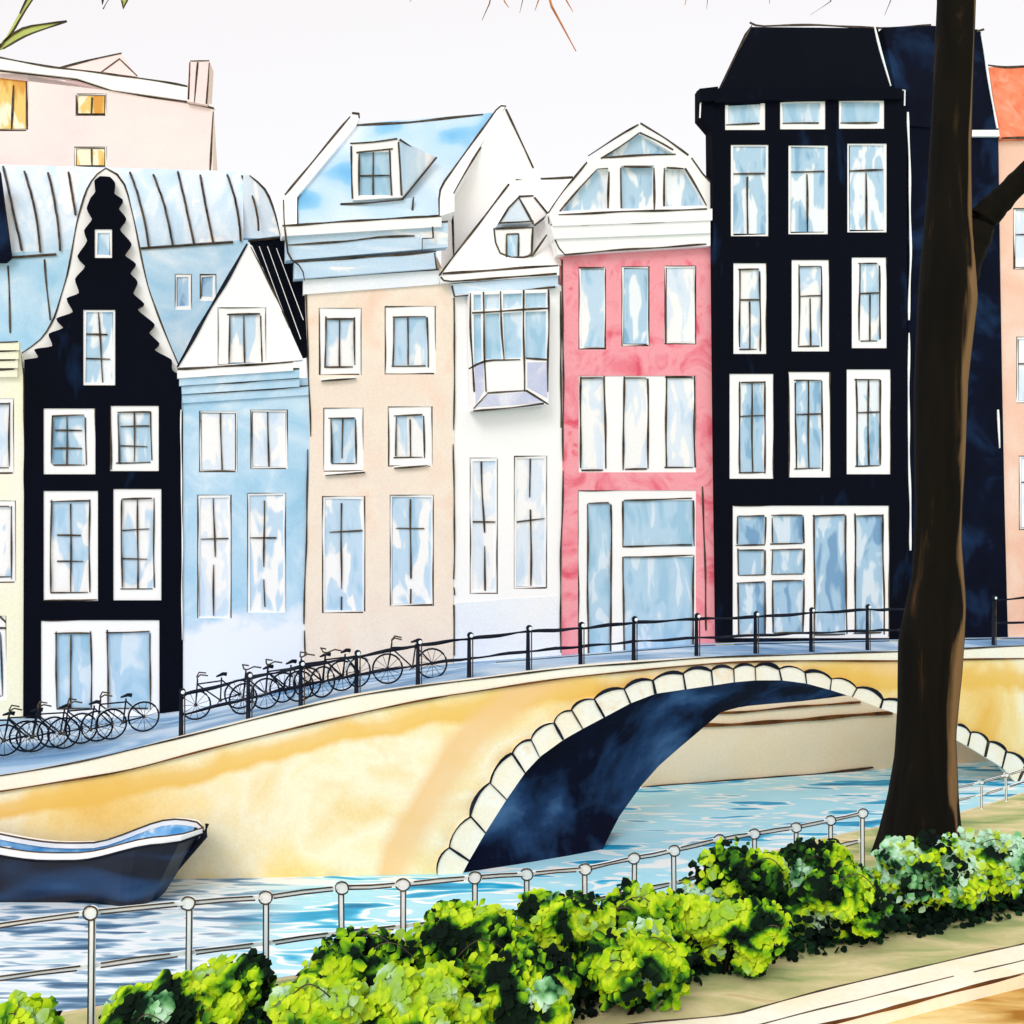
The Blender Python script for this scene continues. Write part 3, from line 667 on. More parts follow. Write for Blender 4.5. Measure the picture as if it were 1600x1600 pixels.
for a, b, h, o, m in (((441, 352), (690, 337), 17, .45, 'paper'), ((447, 367), (700, 346), 40, .32, 'cornice_blue'), ((460, 410), (682, 393), 26, .26, 'cornice_blue'), ((474, 436), (686, 420), 24, .1, 'pale_wall')):
    mb.poly(F, [a, b, (b[0], b[1] + h), (a[0], a[1] + h)], o, o + .1, m); mb.ink(F, [a, b], o, 3.3)
mb.ink(F, [(450, 382), (540, 377), (590, 370), (648, 369)], .33, 3.3)
strip(mb, F, [[(676, 354), (677, 372)], [(677, 372), (660, 373)], [(660, 373), (660, 395)], [(680, 395), (683, 420)], [(443, 312), (444, 352), (449, 380), (452, 408), (472, 411), (476, 438)]], .46, 3)
mb.build('cornice', t)
T = F.tilt(560, 350, .55)
mb = MB(); mb.poly(T, [(462, 352), (462, 306), (553, 194), (770, 176), (690, 296), (688, 338)], .0, .25, 'slope_blue')
mb.ink(T, [(465, 352), (464, 307), (500, 262), (555, 196)], .01, 3.2); mb.ink(T, [(555, 196), (640, 190), (755, 178)], .01, 3.2); mb.ink(T, [(465, 351), (580, 345), (686, 337)], .02, 3.2); mb.build('roof', t)
mb = MB(); mb.poly(T, [(443, 352), (443, 306), (548, 181), (562, 184), (556, 196), (464, 307), (464, 352)], .12, .5, 'paper')
mb.ink(T, [(445, 304), (500, 238), (548, 182)], .12, 3.2); mb.ink(T, [(550, 176), (561, 177), (562, 184)], .12, 3.2)
mb.poly(T, [(686, 338), (686, 295), (783, 160), (792, 168), (710, 300), (710, 330)], .12, .5, 'paper')
mb.ink(T, [(686, 340), (685, 295), (730, 235), (783, 161), (791, 166)], .12, 3.2); mb.ink(T, [(709, 302), (745, 240), (790, 168)], .12, 3.2); mb.build('parapet', t)
mb = MB(); S_ = F.sh(-1.7); mb.poly(S_, [(706, 300), (790, 168), (836, 262), (880, 350), (880, 440), (706, 440)], 0, 1.5, 'paper')
mb.ink(S_, [(791, 170), (812, 215), (834, 262)], .01, 3.2); mb.ink(S_, [(705, 308), (707, 350), (709, 400)], .01, 3.2); mb.build('gable_end', t)
DF = F.sh(-.35)
d = MB(); d.poly(DF, [(548, 223), (622, 217), (629, 308), (550, 313)], 0, 2.2, 'paper', [rect(560, 237, 611, 305, 0)], vec=Vector((.3, 1.6, 0)))
strip(d, DF, [[(547, 224), (584, 223), (621, 217)], [(549, 228), (550, 270), (551, 310)], [(622, 222), (625, 260), (628, 305)], [(557, 238), (614, 232)], [(561, 240), (562, 305)], [(609, 234), (612, 305)], [(532, 318), (580, 316), (629, 312)]], .01)
d.poly(DF, [(532, 318), (629, 312), (646, 308), (644, 340), (533, 343)], -.05, .3, 'slope_blue'); strip(d, DF, [[(531, 320), (533, 342)], [(646, 308), (643, 340)]], -.04)
d.face([DF.pt(624, 218), F.pt(682, 246, -1.3), DF.pt(630, 311)], 'seam_roof'); d.tube([DF.pt(625, 218, .02), F.pt(667, 247, -1.2)], .035, 'ink', 5); d.tube([DF.pt(629, 311, .02), F.pt(682, 246, -1.2)], .035, 'ink', 5)
do = d.build('dormer', t)
p = MB(); p.poly(DF, [(558, 235), (614, 232), (614, 308), (558, 308)], -.08, .02, 'glass_full'); p.ink(DF, [(583, 236), (584, 305)], -.05, 3); p.ink(DF, [(560, 275), (609, 274)], -.05, 3); p.build('pane', do)
body(t, F, 500, 690, 380, 1040, 6, 'peach_wall', dx=.05)

# ------------------------------------------------------------------ white house with bay window
t = thing('white_house', 'plain white house with a boxed bay window below a small round dormer', 'house', F.pt(795, 1030))
mb = MB(); W = [(734, 715, 778, 928), (803, 712, 855, 920)]
mb.poly(F, [(710, 460), (880, 446), (878, 1024), (709, 1037)], 0, .35, 'paper', [rect(*x, 0) for x in W])
strip(mb, F, [[(877, 455), (876, 560), (877, 668)]], .01, 2.8); mb.build('wall', t)
mb = MB(); mb.poly(F, [(711, 942), (760, 939), (800, 935), (840, 933), (876, 930), (877, 1024), (711, 1036)], .012, .03, 'pale_wall'); mb.build('plinth', t)
window(t, F, W[0], [(738, 720, 774, 924)], 'glass_pale', muntins=[[(753, 718), (754, 780), (757, 832)], [(757, 853), (758, 925)], [(735, 815), (786, 815)]], pane_ink='')
window(t, F, W[1], [(807, 716, 851, 916)], 'glass_pale', muntins=[[(828, 714), (828, 777)], [(829, 796), (830, 915)], [(805, 816), (853, 809)]], pane_ink='')
# bay: projecting box with glazed front
BF = F.sh(.55); mb = MB()
px0, px1 = 738, 858
FR_ = [(736, 455), (858, 452), (857, 632), (740, 641)]
holes = [[(740, 460), (752, 460), (753, 484), (740, 485)], [(757, 460), (781, 459), (781, 482), (758, 483)], [(786, 459), (816, 458), (816, 481), (786, 482)], [(821, 458), (854, 457), (854, 480), (821, 481)],
         [(740, 491), (752, 490), (754, 562), (741, 570)], [(758, 490), (781, 489), (785, 561), (758, 561)], [(786, 489), (816, 487), (816, 559), (789, 560)], [(821, 487), (854, 486), (854, 561), (821, 560)]]
mb.poly(BF, FR_, 0, .5, 'paper', holes)
for x0, x1, y in ((735, 741, 458), (755, 760, 456), (783, 788, 455), (818, 820, 453), (857, 856, 452)):
    mb.ink(BF, [(x0, y), (x0 + 1, 520), (x1, 562 if x0 == 783 else 612)], .004, 3)
strip(mb, BF, [[(738, 488), (800, 485), (856, 482)], [(733, 577), (757, 563), (813, 561)], [(822, 560), (856, 562)], [(740, 638), (762, 615)], [(762, 614), (822, 610)], [(822, 610), (857, 632)], [(740, 642), (800, 637), (850, 631)]], .004, 3.2)
bo = mb.build('bay_window', t)
p = MB(); p.poly(BF, [(738, 458), (856, 455), (856, 564), (738, 572)], -.1, .02, 'glass_full'); p.build('pane', bo)
p = MB(); p.poly(BF, [(742, 572), (755, 566), (756, 610), (743, 632)], .012, .02, 'lilac'); p.poly(BF, [(824, 566), (854, 566), (855, 622), (824, 605)], .012, .02, 'lilac'); p.poly(BF, [(745, 636), (763, 617), (822, 613), (852, 629)], .012, .02, 'lilac'); p.build('panel', bo)
T = F.tilt(780, 420, .5); mb = MB()
mb.poly(T, [(690, 428), (796, 286), (896, 276), (880, 330), (880, 414)], 0, .3, 'paper')
strip(mb, T, [[(687, 430), (740, 360), (795, 287)], [(806, 280), (850, 278), (895, 276)], [(692, 427), (780, 420), (872, 415)]], .01)
mb.build('roof', t)
mb = MB()
mb.poly(F, [(688, 431), (874, 416), (874, 430), (690, 442)], .3, .35, 'paper'); mb.ink(F, [(688, 433), (690, 441), (780, 434), (870, 427)], .3, 3.5)
mb.poly(F, [(705, 444), (872, 431), (872, 448), (709, 464)], .2, .25, 'cornice_blue'); strip(mb, F, [[(706, 446), (710, 463)], [(710, 463), (790, 456), (868, 449)]], .2, 3.4); mb.build('cornice', t)
DF = F.sh(-.25); d = MB()
d.poly(DF, [(773, 357), (833, 355), (831, 392), (822, 402), (800, 405), (780, 402), (774, 395)], 0, 1.2, 'paper')
strip(d, DF, [[(772, 356), (775, 380), (776, 398), (800, 404), (822, 402), (830, 398)], [(774, 357), (833, 355)], [(833, 355), (831, 398)], [(831, 400), (855, 367)]], .01)
d.poly(DF, [(779, 350), (811, 308), (834, 348)], .06, .8, 'seam_roof'); d.face([DF.pt(811, 308, .06), F.pt(833, 306, -1), F.pt(856, 334, -1), DF.pt(835, 352, .06)], 'paper')
strip(d, DF, [[(779, 351), (795, 325), (811, 308)], [(811, 308), (834, 350)], [(781, 349), (812, 347), (834, 345)]], .07); d.tube([DF.pt(811, 307, .08), F.pt(833, 306, -1)], .035, 'ink', 5); d.tube([F.pt(835, 308, -.9), F.pt(856, 334, -.9)], .035, 'ink', 5); d.tube([DF.pt(835, 352, .08), F.pt(856, 336, -.9)], .035, 'ink', 5)
do = d.build('dormer', t)
p = MB(); p.poly(DF, [(792, 366), (811, 365), (811, 400), (792, 402)], .012, .03, 'glass_full'); strip(p, DF, [[(792, 402), (792, 366)], [(792, 366), (811, 365)], [(811, 366), (811, 400)]], .02, 3); p.build('pane', do)
body(t, F, 735, 870, 450, 1024, 6, 'paper')

# ------------------------------------------------------------------ red house
t = thing('red_house', 'coral red house with white gambrel gable and wide shop window', 'house', F.pt(998, 1020))
mb = MB(); W1 = [(904, 417, 947, 546), (971, 416, 1015, 541), (1038, 415, 1088, 538)]; W2 = (904, 587, 1088, 738); SH = (903, 766, 1088, 1034)
mb.poly(F, [(880, 396), (1117, 382), (1118, 1034), (1096, 1036), (900, 1040), (878, 1040)], .02, .37, 'red_wall', [rect(*x, 0) for x in W1 + [W2, SH]])
strip(mb, F, [[(879, 405), (880, 560), (880, 720)], [(880, 735), (877, 860), (876, 1020)], [(1098, 760), (1101, 860), (1104, 985)]], .03, 2.6); mb.build('wall', t)
G = F.sh(.02)
for x, g in zip(W1, ('glass_blue', 'glass_dim', 'glass_pale')): window(t, G, x, [(x[0] + 3, x[1] + 3, x[2] - 3, x[3] - 3)], g, pane_ink='', w=3.6)
window(t, G, W2, [(908, 591, 945, 735), (975, 591, 1012, 733), (1042, 590, 1085, 731)], 'glass_pale', outline='', w=3.6)
window(t, G, SH, [(918, 786, 955, 1028), (974, 781, 1084, 854), (974, 870, 1084, 1028)], 'glass_full', outline='tl', name='shopfront')
mb = MB()
mb.poly(F, [(860, 345), (857, 335), (918, 252), (999, 194), (1078, 243), (1114, 290), (1114, 345)], .04, .35, 'paper',
        [[(878, 330), (933, 265), (951, 264), (952, 326)], [(970, 259), (1022, 258), (1022, 326), (970, 326)], [(1038, 263), (1070, 263), (1103, 321), (1038, 323)], [(941, 247), (1000, 208), (1054, 241)]])
strip(mb, F, [[(857, 333), (880, 300), (917, 253)], [(919, 243), (960, 217), (998, 195)], [(1001, 192), (1040, 215), (1076, 242)], [(1081, 246), (1098, 270), (1113, 287)], [(875, 330), (905, 296), (934, 264)], [(934, 264), (950, 263)], [(952, 268), (951, 325)], [(970, 262), (971, 325)], [(975, 260), (1018, 261)], [(1022, 262), (1022, 327)], [(1039, 262), (1038, 322)], [(1042, 262), (1068, 263)], [(1070, 263), (1088, 292), (1104, 321)], [(939, 247), (970, 228), (999, 207)], [(1000, 206), (1030, 220), (1052, 234)], [(940, 246), (1000, 243), (1056, 241)]], .045)
gb = mb.build('gable', t)
p = MB(); p.poly(F, [(866, 332), (930, 256), (999, 203), (1072, 256), (1108, 330)], -.12, .05, 'glass_dim'); p.build('pane', gb)
mb = MB()
for a, b, h, o in (((858, 335), (1113, 326), 17, .42), ((860, 352), (1110, 343), 20, .36), ((866, 373), (1110, 359), 24, .28)):
    mb.poly(F, [a, b, (b[0], b[1] + h + 1), (a[0] + 6, a[1] + h + 1)], o, o + .1, 'paper'); mb.ink(F, [(a[0] + (15 if o > .4 else 0), a[1]), (b[0] - 8, b[1])], o, 3.4)
strip(mb, F, [[(867, 375), (873, 388), (882, 398)], [(882, 398), (980, 390), (1104, 381)], [(857, 336), (858, 350)], [(864, 354), (867, 372)]], .28, 3.2); mb.build('cornice', t)
mb = MB(); q = [F.pt(u, v, -.3) for u, v in ((872, 335), (920, 258), (999, 202), (1076, 250), (1106, 335))]; mb.extr(q, Vector((.4, 4, -.6)), 'paper'); mb.build('roof', t)
body(t, F, 900, 1105, 400, 1010, 5, 'red_wall', dx=.08)

# ------------------------------------------------------------------ tall black house
TB = F.sh(.25)
t = thing('tall_black_house', 'tall black four storey house with white framed windows in rows of three', 'house', TB.pt(1270, 1000))
mb = MB()
W = [(1133, 158, 1196, 203), (1219, 158, 1290, 202), (1311, 157, 1382, 201), (1142, 226, 1201, 369), (1232, 227, 1294, 366), (1324, 224, 1386, 363), (1146, 411, 1198, 553), (1237, 406, 1296, 549), (1331, 402, 1386, 544), (1140, 584, 1209, 748), (1232, 581, 1298, 746), (1323, 577, 1392, 741), (1145, 790, 1390, 997)]
mb.poly(TB, [(1096, 138), (1122, 135), (1122, 152), (1412, 140), (1416, 150), (1420, 1000), (1138, 1004), (1122, 1003), (1118, 700), (1113, 204), (1096, 184)], 0, .5, 'navy', [rect(*x, 0) for x in W])
strip(mb, TB, [[(1419, 175), (1421, 260), (1424, 400), (1420, 500)], [(1420, 520), (1421, 700), (1423, 860)], [(1404, 140), (1414, 141), (1414, 165)], [(1093, 140), (1095, 160), (1094, 184)]], .004, 3, 'paper'); mb.build('wall', t)
for x in W[:3]: window(t, TB, x, [(x[0] + 4, x[1] + 3, x[2] - 8, x[3] - 9)], 'glass_full', outline='', pane_ink='b', name='attic_window')
for (x, mid, tr) in ((W[3], 1168, 272), (W[4], 1261, 268), (W[5], 1354, 266)):
    window(t, TB, x, [(x[0] + 3, x[1] + 3, x[2] - 4, x[3] - 2)], 'glass_dim', outline='', pane_ink='', muntins=[[(x[0] + 4, tr), (x[2] - 6, tr - 1)], [(mid, tr + 4), (mid + 1, x[3] - 3)]])
for (x, i) in ((W[6], (1156, 421, 1187, 546)), (W[7], (1249, 416, 1283, 541)), (W[8], (1344, 412, 1374, 533)), (W[9], (1156, 597, 1195, 738)), (W[10], (1243, 595, 1284, 733)), (W[11], (1338, 593, 1376, 728))):
    m = (i[0] + i[2]) / 2; c = i[1] + (i[3] - i[1]) * .38
    window(t, TB, x, [i], 'glass_dim' if i[1] > 500 else 'glass_blue', outline='lr' if R.random() < .5 else 'r', muntins=[[(m, i[1] + (0 if i[1] > 500 else (i[3] - i[1]) * .4)), (m + 1, i[3])], [(i[0], c), (i[2], c - 1)]], w=2.9)
window(t, TB, W[12], [(1153, 806, 1196, 852), (1207, 806, 1256, 850), (1153, 860, 1196, 899), (1207, 859, 1256, 898), (1153, 910, 1196, 992), (1207, 908, 1256, 990), (1272, 806, 1322, 992), (1336, 806, 1380, 990)], 'glass_deep', outline='tr', w=2.9, name='shopfront')
T = TB.tilt(1260, 150, .22); mb = MB()
mb.poly(T, [(1116, 160), (1172, 42), (1372, 44), (1392, 140), (1404, 152)], .02, .4, 'navy')
mb.ink(T, [(1130, 128), (1150, 86), (1176, 38)], .03, 2.5, 'ink'); mb.ink(T, [(1172, 34), (1180, 40), (1280, 39), (1376, 44), (1455, 38)], .0, 3.2, 'ink'); mb.ink(T, [(1366, 36), (1380, 90), (1392, 134)], .03, 3, 'rail_white'); mb.build('roof', t)
mb = MB(); mb.poly(TB, [(1094, 138), (1410, 138), (1410, 154), (1094, 158)], .14, .3, 'navy'); mb.build('cornice', t)
body(t, TB, 1140, 1400, 200, 990, 4.5, 'navy', dx=.16)

# dark house behind the tree
DB = F.sh(.05)
t = thing('dark_blue_house', 'dark navy house half hidden behind the tree trunk', 'house', DB.pt(1490, 998))
mb = MB(); mb.poly(DB, [(1418, 165), (1560, 205), (1562, 400), (1570, 800), (1575, 996), (1420, 1000)], 0, .4, 'navy_soft')
strip(mb, DB, [[(1514, 203), (1536, 201), (1560, 204)], [(1516, 206), (1515, 330)], [(1560, 640), (1563, 700)]], .01, 3, 'paper'); mb.build('wall', t)
T = DB.tilt(1480, 180, .12); mb = MB(); mb.poly(T, [(1380, 43), (1456, 40), (1528, 46), (1534, 52), (1560, 206), (1410, 196)], .0, .4, 'navy_soft')
mb.ink(T, [(1533, 52), (1545, 120), (1559, 200)], .03, 3, 'rail_white'); mb.ink(T, [(1527, 49), (1538, 46)], .03, 4, 'ink'); mb.build('roof', t)
mb = MB(); mb.poly(DB, [(1512, 203), (1561, 203), (1562, 213), (1512, 213)], .12, .2, 'paper'); mb.build('ledge', t)
body(t, DB, 1430, 1560, 210, 990, 5, 'navy_soft', dx=.25)

# coral house at the right edge
CF = F.sh(-.1)
t = thing('coral_house', 'pale coral house with orange tiled roof at the right edge', 'house', CF.pt(1640, 995))
mb = MB(); W = [(1583, 325, 1660, 421), (1588, 526, 1660, 630), (1592, 712, 1660, 828)]
mb.poly(CF, [(1560, 214), (1820, 214), (1820, 992), (1572, 996)], 0, .4, 'coral_wall', [rect(*x, 0) for x in W]); mb.build('wall', t)
T = CF.tilt(1600, 214, .35); mb = MB(); mb.poly(T, [(1545, 105), (1800, 104), (1830, 216), (1562, 216)], .1, .3, 'orange_roof'); strip(mb, T, [[(1543, 101), (1570, 106), (1640, 102)], [(1565, 216), (1700, 214)]], .1); mb.build('roof', t)
for x in W: window(t, CF, x, [(x[0] + 3, x[1] + 3, 1655, x[3] - 3)], 'glass_pale', pane_ink='', muntins=[[(x[0] + 3, x[1] + 42), (1650, x[1] + 42)]])
body(t, CF, 1580, 1820, 230, 990, 6, 'coral_wall', dx=.3)
#STREET#
# ------------------------------------------------------------------ railing along the bridge
def far_rail(name, label, posts, ext=()):
    b0 = gp(posts[0][0], .05); t = thing(name, label, 'railing', b0)
    tops = []; mids = []
    for u, vt in posts:
        p = gp(u, .05); h = max(.85, HC - (vt - HV) / FP * p.y - p.z); tops.append(p + Vector((0, 0, h - .13))); mids.append(p + Vector((0, 0, h * .45)))
        mb = MB(); mb.tube([p - Vector((0, 0, .05)), p + Vector((0, 0, h - .1))], [.06, .045], 'ink_blue', 7)
        mb.tube([p + Vector((.09, -.01, 0)), p + Vector((.09, -.01, h - .12))], .017, 'ink', 5)
        po = mb.build('post', t)
        mb = MB(); mb.ball(p + Vector((.03, 0, h - .04)), .085, 'ink_blue'); mb.ball(p + Vector((.06, -.05, h - .05)), .05, 'rail_white'); mb.build('finial', po)
    for path, rr in ((tops, .030), (mids, .026)):
        if ext:
            path = path + [gp(e, .05) + (path[-1] - gp(posts[-1][0], .05)) for e in ext]
        mb = MB()
        for a, b in zip(path, path[1:]):
            k = R.random()
            n = 6; mb.tube([a.lerp(b, i / n) + Vector((0, 0, math.sin(i * 1.3 + k * 9) * .012)) for i in range(n + 1)], [rr * (.75 + 1.0 * abs(math.sin(k * 7 + i * .5))) for i in range(n + 1)], 'ink_blue', 5)
        mb.build('rail', t)
far_rail('bridge_railing', 'black iron railing with ball topped posts along the bridge, left of the tree', [(283, 1078), (388, 1052), (470, 1034), (557, 1018), (653, 1000), (733, 990), (825, 979), (907, 974), (990, 965), (1088, 960), (1180, 957), (1267, 951), (1355, 946)], (1400, 1440))
far_rail('bridge_railing', 'short black railing with one post at the right edge, right of the tree', [(1552, 932), (1640, 925), (1720, 920)])

# ------------------------------------------------------------------ bicycles
def ring(mb, c, r, rr, m, n=22, tilt=None):
    pts = [Vector(c) + Vector((math.cos(i * 2 * math.pi / n) * r, 0, math.sin(i * 2 * math.pi / n) * r)) for i in range(n + 1)]
    mb.tube(pts, rr, m, 5, cap=False)
def make_bike():
    t = bpy.data.objects.new('bicycle', None); C.collection.objects.link(t); ORG[t.name] = Vector((0, 0, 0))
    t['category'] = 'bicycle'; t['group'] = 'bicycles parked along the quay'
    for x in (-.53, .53):
        mb = MB(); ring(mb, (x, 0, .37), .35, .023, 'ink_blue'); o = mb.build('wheel', t)
        mb = MB()
        for k in range(11):
            a = k * 2 * math.pi / 11 + .2; mb.tube([(x, 0, .37), (x + math.cos(a) * .34, 0, .37 + math.sin(a) * .34)], .006, 'ink_blue', 4)
        mb.ball((x, 0, .37), .045, 'ink', 8, 5); mb.build('spokes', o)
    mb = MB(); r = .02
    for a, b in (((-.53, .03, .37), (-.06, 0, .34)), ((-.06, 0, .34), (-.2, 0, .88)), ((-.53, .03, .37), (-.19, 0, .82)), ((-.06, 0, .34), (.38, 0, .84)), ((-.19, 0, .8), (.38, 0, .86)), ((.36, 0, .98), (.53, 0, .37))):
        mb.tube([a, b], r, 'ink_blue', 6)
    mb.build('frame', t)
    mb = MB(); mb.tube([(-.34, 0, .93), (-.25, 0, .96), (-.08, 0, .93)], [.05, .045, .02], 'ink_blue', 7); mb.build('saddle', t)
    mb = MB(); mb.tube([(.12, .30, 1.04), (.28, .27, 1.10), (.36, .08, 1.03), (.36, -.08, 1.03), (.28, -.27, 1.10), (.12, -.30, 1.04)], .019, 'ink', 6); mb.tube([(.36, 0, 1.03), (.37, 0, .9)], .018, 'ink', 6); mb.build('handlebar', t)
    mb = MB(); mb.tube([(-.06, -.02, .34), (.02, -.1, .26)], .014, 'ink', 5); mb.ball((-.06, 0, .34), .05, 'ink', 8, 4); mb.build('crank', t)
    mb = MB(); n = 10
    arc = [(-.53 + math.cos(a) * .385, .0, .37 + math.sin(a) * .385) for a in [math.radians(20 + i * 14) for i in range(n)]]
    for a, b in zip(arc, arc[1:]): mb.face([Vector(a) + Vector((0, -.04, 0)), Vector(b) + Vector((0, -.04, 0)), Vector(b) + Vector((0, .04, 0)), Vector(a) + Vector((0, .04, 0))], 'bike_tint')
    mb.build('mudguard', t)
    return t
def dup(o, parent=None):
    c = o.copy(); C.collection.objects.link(c); c.parent = parent
    for ch in [x for x in o.children]: dup(ch, c)
    return c
bike0 = make_bike()
BK_ = [  # u and row of the near wheel's foot, heading, label
 (4, 1182, 204, 'bicycle cut by the left edge, leftmost of the row before the black gabled house'),
 (48, 1176, 210, 'second bicycle from the left edge, below the yellow house corner'),
 (92, 1170, 212, 'bicycle standing before the left pane of the black gabled house shopfront'),
 (140, 1164, 214, 'bicycle standing between the two shopfront panes of the black gabled house'),
 (192, 1152, 206, 'rightmost bicycle before the black gabled house, by its right pane'),
 (345, 1117, 200, 'bicycle left of the second railing post, before the blue house'),
 (415, 1108, 222, 'bicycle leaning at the second railing post, before the blue house right windows'),
 (452, 1100, 214, 'bicycle just left of the third railing post'),
 (505, 1089, 208, 'bicycle just right of the third railing post, before the peach house'),
 (535, 1083, 226, 'bicycle turned away, left of the fourth railing post'),
 (643, 1066, 186, 'side-on bicycle behind the fifth railing post, rightmost of all')]
for i, (u, v, yaw, lab) in enumerate(BK_):
    o = bike0 if i == 0 else dup(bike0)
    tt = gt(u, v); p = gp(u, max(.06, tt)); o.scale = (1.1, 1.1, 1.1); o.location = p + Vector((0, 0, .02)); o.rotation_euler = (0, 0, math.radians(yaw)); o['label'] = lab
    # follow the slope of the street
    q = gp(u + 15, max(.06, tt)); sl = math.atan2(q.z - p.z, q.x - p.x); o.rotation_euler = (0, sl * math.cos(math.radians(yaw)) * -1, math.radians(yaw))

# ------------------------------------------------------------------ moored boat
t = thing('rowing_boat', 'dark blue open boat with white rim moored at the left below the quay', 'boat', (-10.2, 25.0, 0))
secs = []   # x, gunwale z, fullness, half beam
N_ = 30; x0, x1 = -16.0, -7.1
def ss(a, b, x): t_ = max(0, min(1, (x - a) / (b - a))); return t_ * t_ * (3 - 2 * t_)
for i in range(N_ + 1):
    x = x0 + (x1 - x0) * i / N_
    k = max(0, (x + 9.0) / 1.9); hb = (.52 + .46 * ss(-9.9, -8.3, x)) * math.sqrt(max(.0, 1 - k ** 3.2)) * (1 - .3 * ss(-12, -16, x)) + .02
    gz = 1.05 + .46 * ss(-9.9, -7.9, x) + .42 * ss(-10.4, -13.5, x)
    secs.append((x, gz, k, hb))
def hp(sec, a):      # a: -1 near gunwale .. 0 keel .. 1 far gunwale
    x, gz, k, hb = sec; s = math.sin(a * math.pi / 2); c = math.cos(a * math.pi / 2)
    dz = gz + .35 - .45 * k ** 4; z = gz - dz * (c ** .75 if c > 0 else 0)
    rake = -1.15 * (1 - (z + .35) / (gz + .35)) * k ** 1.2
    return Vector((x + rake, 25.0 + hb * (abs(s) ** .8) * (1 if s > 0 else -1), z))
NA = 14
mb = MB()
for a, b in zip(secs, secs[1:]):
    for j in range(NA):
        f0, f1 = -1 + 2 * j / NA, -1 + 2 * (j + 1) / NA; mb.face([hp(a, f0), hp(b, f0), hp(b, f1), hp(a, f1)], 'hull')
e = secs[0]; mb.face([hp(e, -1 + 2 * j / NA) for j in range(NA + 1)], 'hull')
mb.build('hull', t)
mb = MB()
def inn(sec, a):
    p = hp(sec, a); c = Vector((p.x, 25.0, p.z)); q = c + (p - c) * .88; q.z = max(p.z + .03, sec[1] - .42); return q
for a, b in zip(secs[1:-2], secs[2:-1]):
    for j in range(NA):
        f0, f1 = -1 + 2 * j / NA, -1 + 2 * (j + 1) / NA; mb.face([inn(a, f0), inn(b, f0), inn(b, f1), inn(a, f1)], 'boat_blue')
mb.build('inner_hull', t)
mb = MB()
for sd in (-1, 1):
    for a, b in zip(secs, secs[1:]):
        A, B_ = hp(a, sd), hp(b, sd); ia = A + Vector((0, -sd * min(.13, a[3]), 0)); ib = B_ + Vector((0, -sd * min(.13, b[3]), 0)); up = Vector((0, 0, .06)); o_ = Vector((0, sd * .05, 0))
        mb.face([A + o_ + up, B_ + o_ + up, ib + up, ia + up], 'paper'); mb.face([A + o_ + up, B_ + o_ + up, B_ + o_ - up, A + o_ - up], 'paper'); mb.face([ia + up, ib + up, ib - up, ia - up], 'paper')
    mb.tube([hp(a, sd) + Vector((0, -sd * min(.13, a[3]), .07)) for a in secs], .022, 'ink', 5)
    mb.tube([hp(a, sd) + Vector((0, sd * .06, -.06)) for a in secs], .03, 'ink_blue', 5)
mb.build('gunwale', t)
mb = MB()
mb.tube([hp(secs[-1], 0) + Vector((-.1, -.02, .1)), hp(secs[-1], -1) + Vector((.05, 0, -.1)), hp(secs[-1], -1) + Vector((.1, 0, .16))], [.05, .07, .05], 'ink_blue', 7); mb.build('stem', t)
mb = MB()
for xx in (8, 14, 19):
    A, B_ = hp(secs[xx], -1), hp(secs[xx], 1); A, B_ = A.lerp(B_, .12), B_.lerp(A, .12)
    mb.extr([A + Vector((-.16, 0, -.2)), A + Vector((.16, 0, -.2)), B_ + Vector((.16, 0, -.2)), B_ + Vector((-.16, 0, -.2))], Vector((0, 0, -.05)), 'paper')
mb.build('bench', t)

